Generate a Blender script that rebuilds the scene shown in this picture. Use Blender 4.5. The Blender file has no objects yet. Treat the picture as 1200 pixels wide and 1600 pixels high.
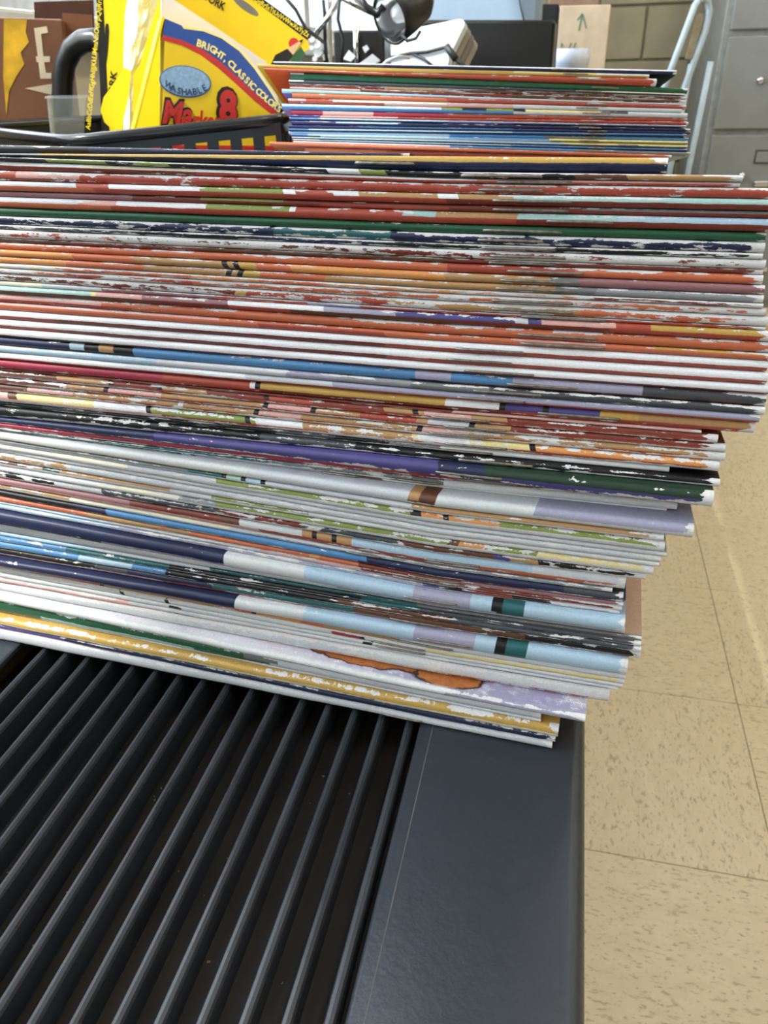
import bpy, bmesh, math, random
from mathutils import Vector, Matrix
random.seed(7)
SC = bpy.context.scene
COL = SC.collection

# ------------------------------------------------------------------ camera
F = 1200.0
_y = Vector((315, -695, F)).normalized()
_dn = Vector((53, 2096, F))
_z = -(_dn - _y * _dn.dot(_y)); _z.normalize()
_x = _y.cross(_z)
CAM = Vector((0, 0, 0.84))
RTOP = 0.675                                     # top of the radiator cover
def ray(px, py):
    v = Vector((px - 600, py - 800, F))
    return Vector((_x.dot(v), _y.dot(v), _z.dot(v)))
cd = bpy.data.cameras.new('camera'); cam = bpy.data.objects.new('camera', cd); COL.objects.link(cam)
right, up, back = ray(601, 800) - ray(600, 800), ray(600, 799) - ray(600, 800), -ray(600, 800)
right.normalize(); up.normalize(); back.normalize()
m = Matrix((right, up, back)).transposed().to_4x4(); m.translation = CAM
cam.matrix_world = m
cd.sensor_width = 36; cd.lens = 27; cd.clip_start = 0.01; cd.clip_end = 60
cd.dof.use_dof = True; cd.dof.focus_distance = 0.19; cd.dof.aperture_fstop = 48
SC.camera = cam

# ------------------------------------------------------------------ light and exposure
SC.view_settings.view_transform = 'Standard'
SC.view_settings.look = 'None'
SC.view_settings.gamma = 1
SC.view_settings.use_curve_mapping = False
SC.view_settings.exposure = -0.18
w = bpy.data.worlds.new('sky'); SC.world = w; w.use_nodes = True
w.node_tree.nodes['Background'].inputs[0].default_value = (0.80, 0.90, 1.0, 1)
w.node_tree.nodes['Background'].inputs[1].default_value = 3.0
def area(name, loc, target, sx, sy, power, col):
    l = bpy.data.lights.new(name, 'AREA'); l.shape = 'RECTANGLE'; l.size = sx; l.size_y = sy
    l.energy = power; l.color = col
    o = bpy.data.objects.new(name, l); COL.objects.link(o); o.location = loc
    o.rotation_euler = (Vector(target) - Vector(loc)).to_track_quat('-Z', 'Y').to_euler()
    return o
WALLX = -0.62
area('window_daylight', (WALLX - 0.24, 0.2, 1.62), (2.0, 0.2, 1.30), 5.7, 1.4, 190, (0.86, 0.93, 1.0))

sl = bpy.data.lights.new('sun', 'SUN'); sl.energy = 11.0; sl.angle = math.radians(1.6); sl.color = (1.0, .95, .86)
so = bpy.data.objects.new('sun', sl); COL.objects.link(so)
so.rotation_euler = Vector((1.0, 1.0, -2.0)).to_track_quat('-Z', 'Y').to_euler()

# ------------------------------------------------------------------ helpers
def on_z(px, py, z):
    d = ray(px, py); return CAM + d * ((z - CAM.z) / d.z)
def on_y(px, py, D):
    d = ray(px, py); return CAM + d * (D / d.y)
def on_plane(px, py, p, n):
    d = ray(px, py); return CAM + d * ((p - CAM).dot(n) / d.dot(n))

def srgb(h):
    h = h.lstrip('#'); c = [int(h[i:i + 2], 16) / 255 for i in (0, 2, 4)]
    return tuple((x / 12.92 if x <= .04045 else ((x + .055) / 1.055) ** 2.4) for x in c) + (1,)

def N(nt, t, **kw):
    n = nt.nodes.new(t)
    for k, v in kw.items(): setattr(n, k, v)
    return n
def math_node(nt, op, a, b=None, clamp=False):
    n = N(nt, 'ShaderNodeMath', operation=op, use_clamp=clamp)
    for i, v in enumerate((a, b)):
        if v is None: continue
        if isinstance(v, (int, float)): n.inputs[i].default_value = v
        else: nt.links.new(v, n.inputs[i])
    return n.outputs[0]
def mix_col(nt, f, a, b, mode='MIX'):
    n = N(nt, 'ShaderNodeMix', data_type='RGBA', blend_type=mode)
    for i, v in ((0, f), (6, a), (7, b)):
        if isinstance(v, (int, float)): n.inputs[i].default_value = v
        elif isinstance(v, tuple): n.inputs[i].default_value = v
        else: nt.links.new(v, n.inputs[i])
    return n.outputs[2]

MATS = {}
def mat(name, col, rough=.5, metal=0., var=.12, scale=40., bump=.0, spec=.5, emit=None, alpha=None, trans=0., stretch=(1, 1, 1), col2=None, rvar=0., coat=0.):
    if name in MATS: return MATS[name]
    m = bpy.data.materials.new(name); m.use_nodes = True; nt = m.node_tree
    b = nt.nodes['Principled BSDF']
    c = srgb(col) if isinstance(col, str) else col
    tc = N(nt, 'ShaderNodeTexCoord'); mp = N(nt, 'ShaderNodeMapping'); mp.inputs['Scale'].default_value = stretch
    nt.links.new(tc.outputs['Object'], mp.inputs[0])
    no = N(nt, 'ShaderNodeTexNoise'); no.inputs['Scale'].default_value = scale; no.inputs['Detail'].default_value = 5
    nt.links.new(mp.outputs[0], no.inputs['Vector'])
    c2 = srgb(col2) if col2 else tuple(x * (1 - 2 * var) for x in c[:3]) + (1,)
    c1 = c if col2 else tuple(min(1, x * (1 + var)) for x in c[:3]) + (1,)
    rp = N(nt, 'ShaderNodeMapRange'); rp.inputs[1].default_value = .3; rp.inputs[2].default_value = .7
    nt.links.new(no.outputs[0], rp.inputs[0])
    nt.links.new(mix_col(nt, rp.outputs[0], c2, c1), b.inputs['Base Color'])
    b.inputs['Roughness'].default_value = rough; b.inputs['Metallic'].default_value = metal
    b.inputs['Specular IOR Level'].default_value = spec
    b.inputs['Transmission Weight'].default_value = trans
    b.inputs['Coat Weight'].default_value = coat
    if rvar:
        r = N(nt, 'ShaderNodeMapRange'); r.inputs[1].default_value = .3; r.inputs[2].default_value = .7
        r.inputs[3].default_value = rough - rvar; r.inputs[4].default_value = rough + rvar
        nt.links.new(no.outputs[0], r.inputs[0]); nt.links.new(r.outputs[0], b.inputs['Roughness'])
    if bump:
        bp = N(nt, 'ShaderNodeBump'); bp.inputs['Strength'].default_value = bump; bp.inputs['Distance'].default_value = .001
        nt.links.new(no.outputs[0], bp.inputs['Height']); nt.links.new(bp.outputs[0], b.inputs['Normal'])
    if emit:
        b.inputs['Emission Color'].default_value = c; b.inputs['Emission Strength'].default_value = emit
    if alpha is not None:
        b.inputs['Alpha'].default_value = alpha
    MATS[name] = m
    return m

def tag(o, label=None, cat=None, group=None, kind=None):
    if label: o['label'] = label
    if cat: o['category'] = cat
    if group: o['group'] = group
    if kind: o['kind'] = kind
    return o
def thing(name, loc, label, cat, group=None, kind=None):
    o = bpy.data.objects.new(name, None); COL.objects.link(o); o.location = loc
    o.empty_display_size = .02
    return tag(o, label, cat, group, kind)
def origin(o):
    v = Vector((0, 0, 0))
    while o is not None: v += Vector(o.location); o = o.parent
    return v

class MB:
    def __init__(s): s.v = []; s.f = []; s.uv = []; s.sm = []
    def add(s, vs, fs, uvs=None, smooth=False):
        k = len(s.v); s.v += [Vector(v) for v in vs]
        for i, f in enumerate(fs):
            s.f.append([a + k for a in f]); s.sm.append(smooth)
            s.uv.append(uvs[i] if uvs else [(0, 0)] * len(f))
        return s
    def box(s, a, b):
        (x0, y0, z0), (x1, y1, z1) = a, b
        return s.add([(x0, y0, z0), (x1, y0, z0), (x1, y1, z0), (x0, y1, z0), (x0, y0, z1), (x1, y0, z1), (x1, y1, z1), (x0, y1, z1)],
                     [(0, 3, 2, 1), (4, 5, 6, 7), (0, 1, 5, 4), (1, 2, 6, 5), (2, 3, 7, 6), (3, 0, 4, 7)])
    def prism(s, poly, ext):                     # poly: world points, ext: extrusion vector
        n = len(poly); e = Vector(ext)
        return s.add([Vector(p) for p in poly] + [Vector(p) + e for p in poly],
                     [list(range(n))[::-1], list(range(n, 2 * n))] + [(i, (i + 1) % n, (i + 1) % n + n, i + n) for i in range(n)])
    def tube(s, pts, r, seg=8, closed=False):
        pts = [Vector(p) for p in pts]; rings = []
        up = None
        for i, p in enumerate(pts):
            a = pts[i - 1] if i or closed else pts[0]; b = pts[(i + 1) % len(pts)] if i < len(pts) - 1 or closed else pts[-1]
            t = (b - a).normalized()
            if up is None: up = t.orthogonal().normalized()
            up = (up - t * up.dot(t)).normalized(); sd = t.cross(up)
            rr = r[i] if isinstance(r, (list, tuple)) else r
            rings.append([p + (up * math.cos(2 * math.pi * k / seg) + sd * math.sin(2 * math.pi * k / seg)) * rr for k in range(seg)])
        vs = [v for q in rings for v in q]; n = len(rings); fs = []
        for i in range(n if closed else n - 1):
            j = (i + 1) % n
            for k in range(seg): fs.append((i * seg + k, i * seg + (k + 1) % seg, j * seg + (k + 1) % seg, j * seg + k))
        if not closed: fs += [list(range(seg))[::-1], list(range((n - 1) * seg, n * seg))]
        return s.add(vs, fs, smooth=True)
    def lathe(s, c, axis, prof, seg=24):         # prof: (dist along axis, radius)
        c = Vector(c); ax = Vector(axis).normalized(); u = ax.orthogonal().normalized(); w_ = ax.cross(u)
        vs = []; fs = []
        for (h, r) in prof:
            for k in range(seg):
                a = 2 * math.pi * k / seg; vs.append(c + ax * h + (u * math.cos(a) + w_ * math.sin(a)) * r)
        for i in range(len(prof) - 1):
            for k in range(seg): fs.append((i * seg + k, i * seg + (k + 1) % seg, (i + 1) * seg + (k + 1) % seg, (i + 1) * seg + k))
        return s.add(vs, fs, smooth=True)
    def build(s, name, material, parent=None, bevel=0, bseg=2, kind=None):
        o0 = origin(parent) if parent else Vector((0, 0, 0))
        me = bpy.data.meshes.new(name)
        me.from_pydata([tuple(v - o0) for v in s.v], [], s.f)
        uvl = me.uv_layers.new(name='UVMap'); k = 0
        flat = [c for f in s.uv for uv in f for c in uv]
        uvl.data.foreach_set('uv', flat)
        me.polygons.foreach_set('use_smooth', s.sm)
        bm = bmesh.new(); bm.from_mesh(me)
        bmesh.ops.recalc_face_normals(bm, faces=bm.faces)
        if bevel:
            es = [e for e in bm.edges if len(e.link_faces) == 2 and e.calc_face_angle(0) > .5]
            bmesh.ops.bevel(bm, geom=es, offset=bevel, segments=bseg, affect='EDGES', profile=.5)
        bm.to_mesh(me); bm.free()
        if isinstance(material, (list, tuple)):
            for q in material: me.materials.append(q)
        else: me.materials.append(material)
        o = bpy.data.objects.new(name, me); COL.objects.link(o)
        if parent: o.parent = parent
        if kind: o['kind'] = kind
        return o
def linked(name, me, loc, parent=None):
    o = bpy.data.objects.new(name, me); COL.objects.link(o); o.location = loc
    if parent: o.parent = parent
    return o

# ------------------------------------------------------------------ room
paint = mat('wall paint', '#d2c6a6', .55, var=.04, scale=6, bump=.15)
blockpaint = mat('painted block', '#a0967a', .5, var=.06, scale=9, bump=.4)
mortar = mat('mortar', '#8d8468', .8, var=.05)
white_paint = mat('white paint', '#e6e6e2', .5, var=.03)
RX0, RX1, RY0, RY1, RH = WALLX, 4.6, -3.2, 4.07, 2.8
T = .3025
# floor with tiles
floor = MB().box((RX0, RY0, -.1), (RX1, RY1, -.004)).build('floor', mat('floor bed', '#6d6250', .9)); tag(floor, 'beige vinyl tile classroom floor', 'floor', kind='structure')
def tile_mat(name, along):
    m = bpy.data.materials.new(name); m.use_nodes = True; nt = m.node_tree; b = nt.nodes['Principled BSDF']
    tc = N(nt, 'ShaderNodeTexCoord'); oi = N(nt, 'ShaderNodeObjectInfo')
    off = N(nt, 'ShaderNodeVectorMath', operation='ADD'); nt.links.new(tc.outputs['Object'], off.inputs[0])
    sc = N(nt, 'ShaderNodeVectorMath', operation='SCALE'); sc.inputs[0].default_value = (7, 5, 3); nt.links.new(oi.outputs['Random'], sc.inputs['Scale']); nt.links.new(sc.outputs[0], off.inputs[1])
    def streak(a, b_, det):
        mp = N(nt, 'ShaderNodeMapping'); mp.inputs['Scale'].default_value = (a, b_, 1) if along == 'x' else (b_, a, 1)
        nt.links.new(off.outputs[0], mp.inputs[0])
        no = N(nt, 'ShaderNodeTexNoise'); no.inputs['Scale'].default_value = 1; no.inputs['Detail'].default_value = det; no.inputs['Distortion'].default_value = .3
        nt.links.new(mp.outputs[0], no.inputs['Vector']); return no.outputs[0]
    n1 = streak(85, 210, 3); n2 = streak(30, 70, 5); n3 = streak(150, 340, 2)
    base = mix_col(nt, n2, srgb('#d2bf9c'), srgb('#e4d7b8'))
    def thr(n, lo, hi):
        r = N(nt, 'ShaderNodeMapRange', interpolation_type='SMOOTHSTEP'); r.inputs[1].default_value = lo; r.inputs[2].default_value = hi; nt.links.new(n, r.inputs[0]); return r.outputs[0]
    c = mix_col(nt, math_node(nt, 'MULTIPLY', thr(n1, .55, .72), .62), base, srgb('#98835f'))
    c = mix_col(nt, math_node(nt, 'MULTIPLY', thr(n3, .60, .74), .6), c, srgb('#7d6c50'))
    c = mix_col(nt, math_node(nt, 'MULTIPLY', thr(math_node(nt, 'SUBTRACT', 1.0, n1), .66, .8), .4), c, srgb('#efe3c8'))
    nt.links.new(c, b.inputs['Base Color']); b.inputs['Roughness'].default_value = .38
    bp = N(nt, 'ShaderNodeBump'); bp.inputs['Strength'].default_value = .05; bp.inputs['Distance'].default_value = .002
    nt.links.new(n2, bp.inputs['Height']); nt.links.new(bp.outputs[0], b.inputs['Normal'])
    return m
tm = [tile_mat('vinyl tile', 'x'), tile_mat('vinyl tile turned', 'y')]
tmesh = []
for k in range(2):
    q = MB().box((.0004, .0004, -.0045), (T - .0004, T - .0004, 0)).build('floor_tile', tm[k], floor, bevel=.0005, bseg=1)
    tmesh.append(q.data); bpy.data.objects.remove(q)
for i in range(-3, 8):
    for j in range(-4, 12):
        x, y = .312 + (i - 1) * T, .654 + j * T
        if x < RX0 or y + T > RY1 or y < RY0: continue
        linked('floor_tile', tmesh[(i + j + 1) % 2], (x, y, 0), floor)

# far wall of painted blocks
wf = MB().box((RX0 - .2, RY1, 0), (RX1, RY1 + .15, RH)).build('wall_far', mortar); tag(wf, 'far wall of painted beige concrete blocks', 'wall', kind='structure')
bq = MB().box((.005, -.014, .005), (.400, .02, .1975)).build('concrete_block', blockpaint, wf, bevel=.004); bme = bq.data; bpy.data.objects.remove(bq)
for c in range(-4, 10):
    for k in range(-2, 7):
        x = .235 + k * .405 + (.2025 if c % 2 else 0)
        z = .8615 + c * .2025
        if x < RX0 or z < 0 or z > 2.6: continue
        linked('concrete_block', bme, (x, RY1, z), wf)
# window wall: one window; unseen second window and pier added to shape the light
WZ0, WZ1 = .905, 2.32
WINS = ((-.515, 3.1), (-2.7, -.86))
wl = MB().box((WALLX - .2, RY0, 0), (WALLX, RY1, WZ0)).box((WALLX - .2, RY0, WZ1), (WALLX, RY1, RH))
for y0, y1 in ((RY0, -2.7), (-.86, -.515), (3.1, RY1)): wl.box((WALLX - .2, y0, WZ0), (WALLX, y1, WZ1))  # middle box is the unseen pier, added to cut off the sun
wl = tag(wl.build('wall_left', paint), 'beige wall with long windows above the radiator', 'wall', kind='structure')
alu = mat('window frame', '#c9ccd0', .4, metal=.3)
def glass_mat():
    m = bpy.data.materials.new('window glass'); m.use_nodes = True; nt = m.node_tree; nt.nodes.remove(nt.nodes['Principled BSDF'])
    t = N(nt, 'ShaderNodeBsdfTransparent'); g = N(nt, 'ShaderNodeBsdfGlossy'); g.inputs['Roughness'].default_value = .03
    fr = N(nt, 'ShaderNodeFresnel'); no = N(nt, 'ShaderNodeTexNoise'); mx = N(nt, 'ShaderNodeMixShader')
    t.inputs[0].default_value = (.97, .98, .98, 1)
    f = math_node(nt, 'MULTIPLY', fr.outputs[0], .4)
    nt.links.new(f, mx.inputs[0]); nt.links.new(t.outputs[0], mx.inputs[1]); nt.links.new(g.outputs[0], mx.inputs[2])
    nt.links.new(mx.outputs[0], nt.nodes['Material Output'].inputs[0]); return m
gm = glass_mat()
for wi, (WY0, WY1) in enumerate(WINS):
    win = thing('window_%d' % (wi + 1), (WALLX - .1, (WY0 + WY1) / 2, WZ0), ('long aluminium framed window above the stacks', 'added unseen aluminium framed window past the added pier, for light from behind')[wi], 'window', kind='structure')
    fr = MB(); npn = 4 if wi == 0 else 2
    for z in (WZ0, WZ1 - .04): fr.box((WALLX - .13, WY0, z), (WALLX - .07, WY1, z + .04))
    for k in range(npn + 1):
        y = WY0 + (WY1 - WY0 - .04) * k / npn; fr.box((WALLX - .13, y, WZ0), (WALLX - .07, y + .04, WZ1))
    fr.build('window_frame', alu, win, bevel=.003)
    for k in range(npn):
        y = WY0 + (WY1 - WY0 - .04) * k / npn + .04
        MB().box((WALLX - .102, y, WZ0 + .04), (WALLX - .098, y + (WY1 - WY0 - .04) / npn - .04, WZ1 - .04)).build('pane', gm, win)
    MB().box((WALLX - .07, WY0 - .03, WZ0 - .03), (WALLX + .03, WY1 + .03, WZ0 + .002)).build('window_sill', white_paint, win, bevel=.004)
# remaining shell
tag(MB().box((RX1, RY0, 0), (RX1 + .15, RY1, RH)).build('wall_right', paint), 'beige wall opposite the window', 'wall', kind='structure')
tag(MB().box((RX0 - .2, RY0 - .15, 0), (RX1 + .15, RY0, RH)).build('wall_near', paint), 'beige end wall opposite the block wall', 'wall', kind='structure')
ceil = tag(MB().box((RX0 - .2, RY0 - .15, RH), (RX1 + .15, RY1 + .15, RH + .1)).build('ceiling', white_paint), 'white classroom ceiling', 'ceiling', kind='structure')
lamp_em = mat('fluorescent diffuser', '#fff4e2', .6, emit=15.0, var=0)
for k, (lx, ly) in enumerate(((1.0, 0.2), (1.0, 2.6), (3.0, 0.2), (3.0, 2.6))):
    t = thing('ceiling_light', (lx, ly, RH - .07), ('long fluorescent ceiling light beside the windows, over the radiator', 'long fluorescent ceiling light beside the windows, near the block wall', 'long fluorescent ceiling light away from the windows, mid room', 'long fluorescent ceiling light away from the windows, near the block wall')[k], 'ceiling light', 'ceiling lights')
    MB().box((lx - .16, ly - .62, RH - .05), (lx + .16, ly + .62, RH)).build('housing', white_paint, t, bevel=.004)
    MB().box((lx - .14, ly - .6, RH - .07), (lx + .14, ly + .6, RH - .049)).build('diffuser', lamp_em, t)

# ------------------------------------------------------------------ radiator cover with slatted grille
black_metal = mat('black enamel', '#2b3038', .38, var=.04, scale=700, bump=.12, spec=.5, rvar=.04)
slat_metal = mat('slat enamel', '#30343b', .34, var=.18, scale=160, bump=.12, spec=.55, stretch=(1, .15, 1), rvar=.08)
tray_metal = mat('dusty tray', '#2f2925', .6, var=.25, scale=45, col2='#1c1916')
rad = thing('radiator_cover', (-.25, 1.7, 0), 'long black metal radiator cover with slatted top grille', 'radiator')
EDGE, GR, GL = .0176, -.0297, -.1685
GY0, GY1 = -.35, 1.6
RB0, RB1 = -.9, 4.05
bev = .0035
rr = .0042
prof = [(GR, RTOP - .004), (GR, RTOP - .0012), (GR + .0004, RTOP - .0004), (GR + .0012, RTOP)] + [(EDGE - rr + rr * math.sin(t * math.pi / 12), RTOP - rr + rr * math.cos(t * math.pi / 12)) for t in range(7)] + [(EDGE, .03), (EDGE - .003, .03), (EDGE - .003, RTOP - .004)]
np_ = len(prof)
sp_ = MB().add([(x, y, z) for y in (RB0, RB1) for x, z in prof], [(i, (i + 1) % np_, (i + 1) % np_ + np_, i + np_) for i in range(np_)] + [list(range(np_)), list(range(np_, 2 * np_))], smooth=True).build('side_panel', black_metal, rad)
sp_.data.set_sharp_from_angle(angle=math.radians(40))
MB().box((WALLX + .004, RB0, RTOP - .0025), (GL, RB1, RTOP)).build('back_panel', black_metal, rad, bevel=.001)
MB().box((GL, GY1, RTOP - .0025), (GR, RB1, RTOP)).build('end_panel', black_metal, rad, bevel=.001)
MB().box((GL, RB0, RTOP - .0025), (GR, GY0, RTOP)).build('end_panel', black_metal, rad, bevel=.001)
MB().box((GL - .01, GY0, RTOP - .018), (GR + .01, GY1, RTOP - .016)).build('grille_tray', tray_metal, rad)
MB().box((WALLX + .004, RB0, .0), (EDGE - .02, RB1, .04)).build('plinth', black_metal, rad)
for k in range(16):
    x = -.0328 - .00845 * k
    prof = [(-.0009, -.008), (.0009, -.008), (.0012, -.0010), (.0008, -.0003), (0, 0), (-.0008, -.0003), (-.0012, -.0010)]
    b = MB(); ys = [GY0, GY1]; n = len(prof)
    b.add([(x + a, y, RTOP - .0006 + z) for y in ys for a, z in prof], [(i, (i + 1) % n, (i + 1) % n + n, i + n) for i in range(n)] + [list(range(n)), list(range(n, 2 * n))])
    b.build('slat', slat_metal, rad)
# raised hairline seam beside the grille
MB().box((-.0258, GY0, RTOP - .0001), (-.02555, GY1, RTOP + .00006)).build('seam', mat('worn seam', '#5b5d60', .6), rad)
# lint and grit lying in the tray
lint = MB()
for k in range(70):
    x, y = random.uniform(GL, GR), random.uniform(.06, .17); s = random.uniform(.0001, .00026); a = random.uniform(0, 3)
    l = s * random.choice((1, 1, 1, 1.6))
    lint.prism([(x + math.cos(a) * l * p - math.sin(a) * s * q, y + math.sin(a) * l * p + math.cos(a) * s * q, RTOP - .016) for p, q in ((-1, -1), (1, -1), (1, 1), (-1, 1))], (0, 0, .0003))
lint.build('lint', mat('lint', '#8d8474', .9), rad, kind='stuff')

# ------------------------------------------------------------------ booklets
PAL = dict(W='#e8e9ee', P='#c6cad2', G='#8f9095', D='#474a50', K='#1a1a1c', N='#232a4a', B='#5387b9', L='#a9c3d8', T='#a3c6c3', t='#2a6064',
           V='#a09eb6', U='#4c4680', R='#a94c3d', O='#c66d4d', o='#d79255', r='#7a382d', b='#63402f', n='#b18a5f', Y='#bf9b50', y='#e0cf92',
           g='#285a40', v='#84904a', m='#94686d', M='#a03549', C='#e9e1c9', I='#d6a6a0', S='#74777a', d='#22382b', w='#cfd3d6')  # w: white darkened for shade, and grime, on the lower booklets
def wear_group():
    g = bpy.data.node_groups.new('worn cover', 'ShaderNodeTree')
    I = g.interface
    for nm, ty in (('Upper', 'NodeSocketColor'), ('Lower', 'NodeSocketColor'), ('Front', 'NodeSocketColor'), ('Back', 'NodeSocketColor'), ('Split', 'NodeSocketFloat'), ('Wear', 'NodeSocketFloat'), ('Seed', 'NodeSocketFloat'), ('Bias', 'NodeSocketFloat'), ('End', 'NodeSocketFloat'), ('Wrap', 'NodeSocketFloat')):
        I.new_socket(nm, in_out='INPUT', socket_type=ty)
    I.new_socket('BSDF', in_out='OUTPUT', socket_type='NodeSocketShader')
    gi = N(g, 'NodeGroupInput'); go = N(g, 'NodeGroupOutput'); L = g.links.new
    uv = N(g, 'ShaderNodeUVMap'); sp = N(g, 'ShaderNodeSeparateXYZ'); L(uv.outputs[0], sp.inputs[0]); u, v = sp.outputs[0], sp.outputs[1]
    def noise(su, sv, seedmul, det, rough=.6, dist=0.):
        cb = N(g, 'ShaderNodeCombineXYZ')
        L(math_node(g, 'MULTIPLY', u, su), cb.inputs[0]); L(math_node(g, 'MULTIPLY', v, sv), cb.inputs[1]); L(math_node(g, 'MULTIPLY', gi.outputs['Seed'], seedmul), cb.inputs[2])
        no = N(g, 'ShaderNodeTexNoise'); no.inputs['Scale'].default_value = 1; no.inputs['Detail'].default_value = det; no.inputs['Roughness'].default_value = rough; no.inputs['Distortion'].default_value = dist
        L(cb.outputs[0], no.inputs['Vector']); return no.outputs[0]
    def rng(x, lo, hi, a=0., b=1.):
        r = N(g, 'ShaderNodeMapRange', interpolation_type='SMOOTHSTEP')
        for i, q in ((0, x), (1, lo), (2, hi)):
            if isinstance(q, (int, float)): r.inputs[i].default_value = q
            else: L(q, r.inputs[i])
        r.inputs[3].default_value = a; r.inputs[4].default_value = b; return r.outputs[0]
    n_long = noise(70, .7, 3.1, 3)            # slow change along the spine
    n_mid = noise(230, 1.6, 7.7, 6, .66)      # torn patches
    n_fine = noise(1500, 9, 5.3, 4, .7)       # paper fibre
    # colour bands
    edge = math_node(g, 'ADD', gi.outputs['Split'], math_node(g, 'MULTIPLY', math_node(g, 'SUBTRACT', n_mid, .5), .22))
    band = rng(math_node(g, 'SUBTRACT', v, edge), -.03, .03)
    c = mix_col(g, band, gi.outputs['Lower'], gi.outputs['Upper'])
    c = mix_col(g, rng(math_node(g, 'SUBTRACT', v, gi.outputs['Wrap']), 0., .15), c, gi.outputs['Front'])
    c = mix_col(g, rng(v, -.04, .0), gi.outputs['Back'], c)
    # wear
    ed = math_node(g, 'ABSOLUTE', math_node(g, 'SUBTRACT', v, gi.outputs['Bias']))
    ed2 = math_node(g, 'ABSOLUTE', math_node(g, 'SUBTRACT', v, math_node(g, 'SUBTRACT', 1.0, gi.outputs['Bias'])))
    near = math_node(g, 'ADD', math_node(g, 'MAXIMUM', rng(ed, .0, .30, .18, 0.), rng(ed2, .0, .2, .08, 0.)), rng(math_node(g, 'SUBTRACT', gi.outputs['End'], u), .0, .0042, .25, 0.))
    s = math_node(g, 'ADD', math_node(g, 'ADD', math_node(g, 'MULTIPLY', n_mid, .7), math_node(g, 'MULTIPLY', n_long, .45)), near)
    s = math_node(g, 'ADD', s, math_node(g, 'MULTIPLY', math_node(g, 'SUBTRACT', n_fine, .5), .18))
    onsp = math_node(g, 'MULTIPLY', rng(v, 1.0, 1.10, 0., .55), 1.0)
    onsp2 = rng(v, -.1, 0., .5, 0.)
    s = math_node(g, 'SUBTRACT', math_node(g, 'SUBTRACT', s, onsp), onsp2)
    th = math_node(g, 'SUBTRACT', .875, math_node(g, 'MULTIPLY', gi.outputs['Wear'], .44))
    mask = rng(math_node(g, 'SUBTRACT', s, th), -.008, .02)
    paper = mix_col(g, n_fine, srgb('#b9b7b8'), srgb('#f1f1f3'))
    dirt = math_node(g, 'ADD', .72, math_node(g, 'MULTIPLY', n_fine, .5))
    cb = N(g, 'ShaderNodeCombineXYZ')
    for i in range(3): L(dirt, cb.inputs[i])
    c = mix_col(g, 1.0, c, cb.outputs[0], 'MULTIPLY')
    c = mix_col(g, mask, c, paper)
    b = N(g, 'ShaderNodeBsdfPrincipled'); L(c, b.inputs['Base Color'])
    rr = N(g, 'ShaderNodeMapRange'); rr.inputs[3].default_value = .42; rr.inputs[4].default_value = .9; L(mask, rr.inputs[0]); L(rr.outputs[0], b.inputs['Roughness'])
    b.inputs['Specular IOR Level'].default_value = .4
    h = math_node(g, 'SUBTRACT', math_node(g, 'MULTIPLY', n_fine, .35), math_node(g, 'MULTIPLY', mask, .5))
    bp = N(g, 'ShaderNodeBump'); bp.inputs['Strength'].default_value = .45; bp.inputs['Distance'].default_value = .0002
    L(h, bp.inputs['Height']); L(bp.outputs[0], b.inputs['Normal'])
    L(b.outputs[0], go.inputs[0]); return g
WG = wear_group()
LEN = .36
def ramp(nt, u, segs, s_of_px):
    r = N(nt, 'ShaderNodeValToRGB'); cr = r.color_ramp; cr.interpolation = 'LINEAR'
    pts = []
    for q in segs.split():
        c, x = q[0], float(q[1:] or 0); pts.append((s_of_px(x), srgb(PAL[c])))
    cr.interpolation = 'CONSTANT'
    stops = [(0, pts[0][1])] + [q for q in pts[1:] if 0 < q[0] <= 1]
    stops = stops[:32]
    while len(cr.elements) < len(stops): cr.elements.new(.5)
    for e, (p, c) in zip(cr.elements, stops): e.position = p; e.color = c
    if len(stops) == 1: cr.elements[-1].color = stops[0][1]
    nt.links.new(u, r.inputs[0]); return r.outputs[0]
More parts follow.
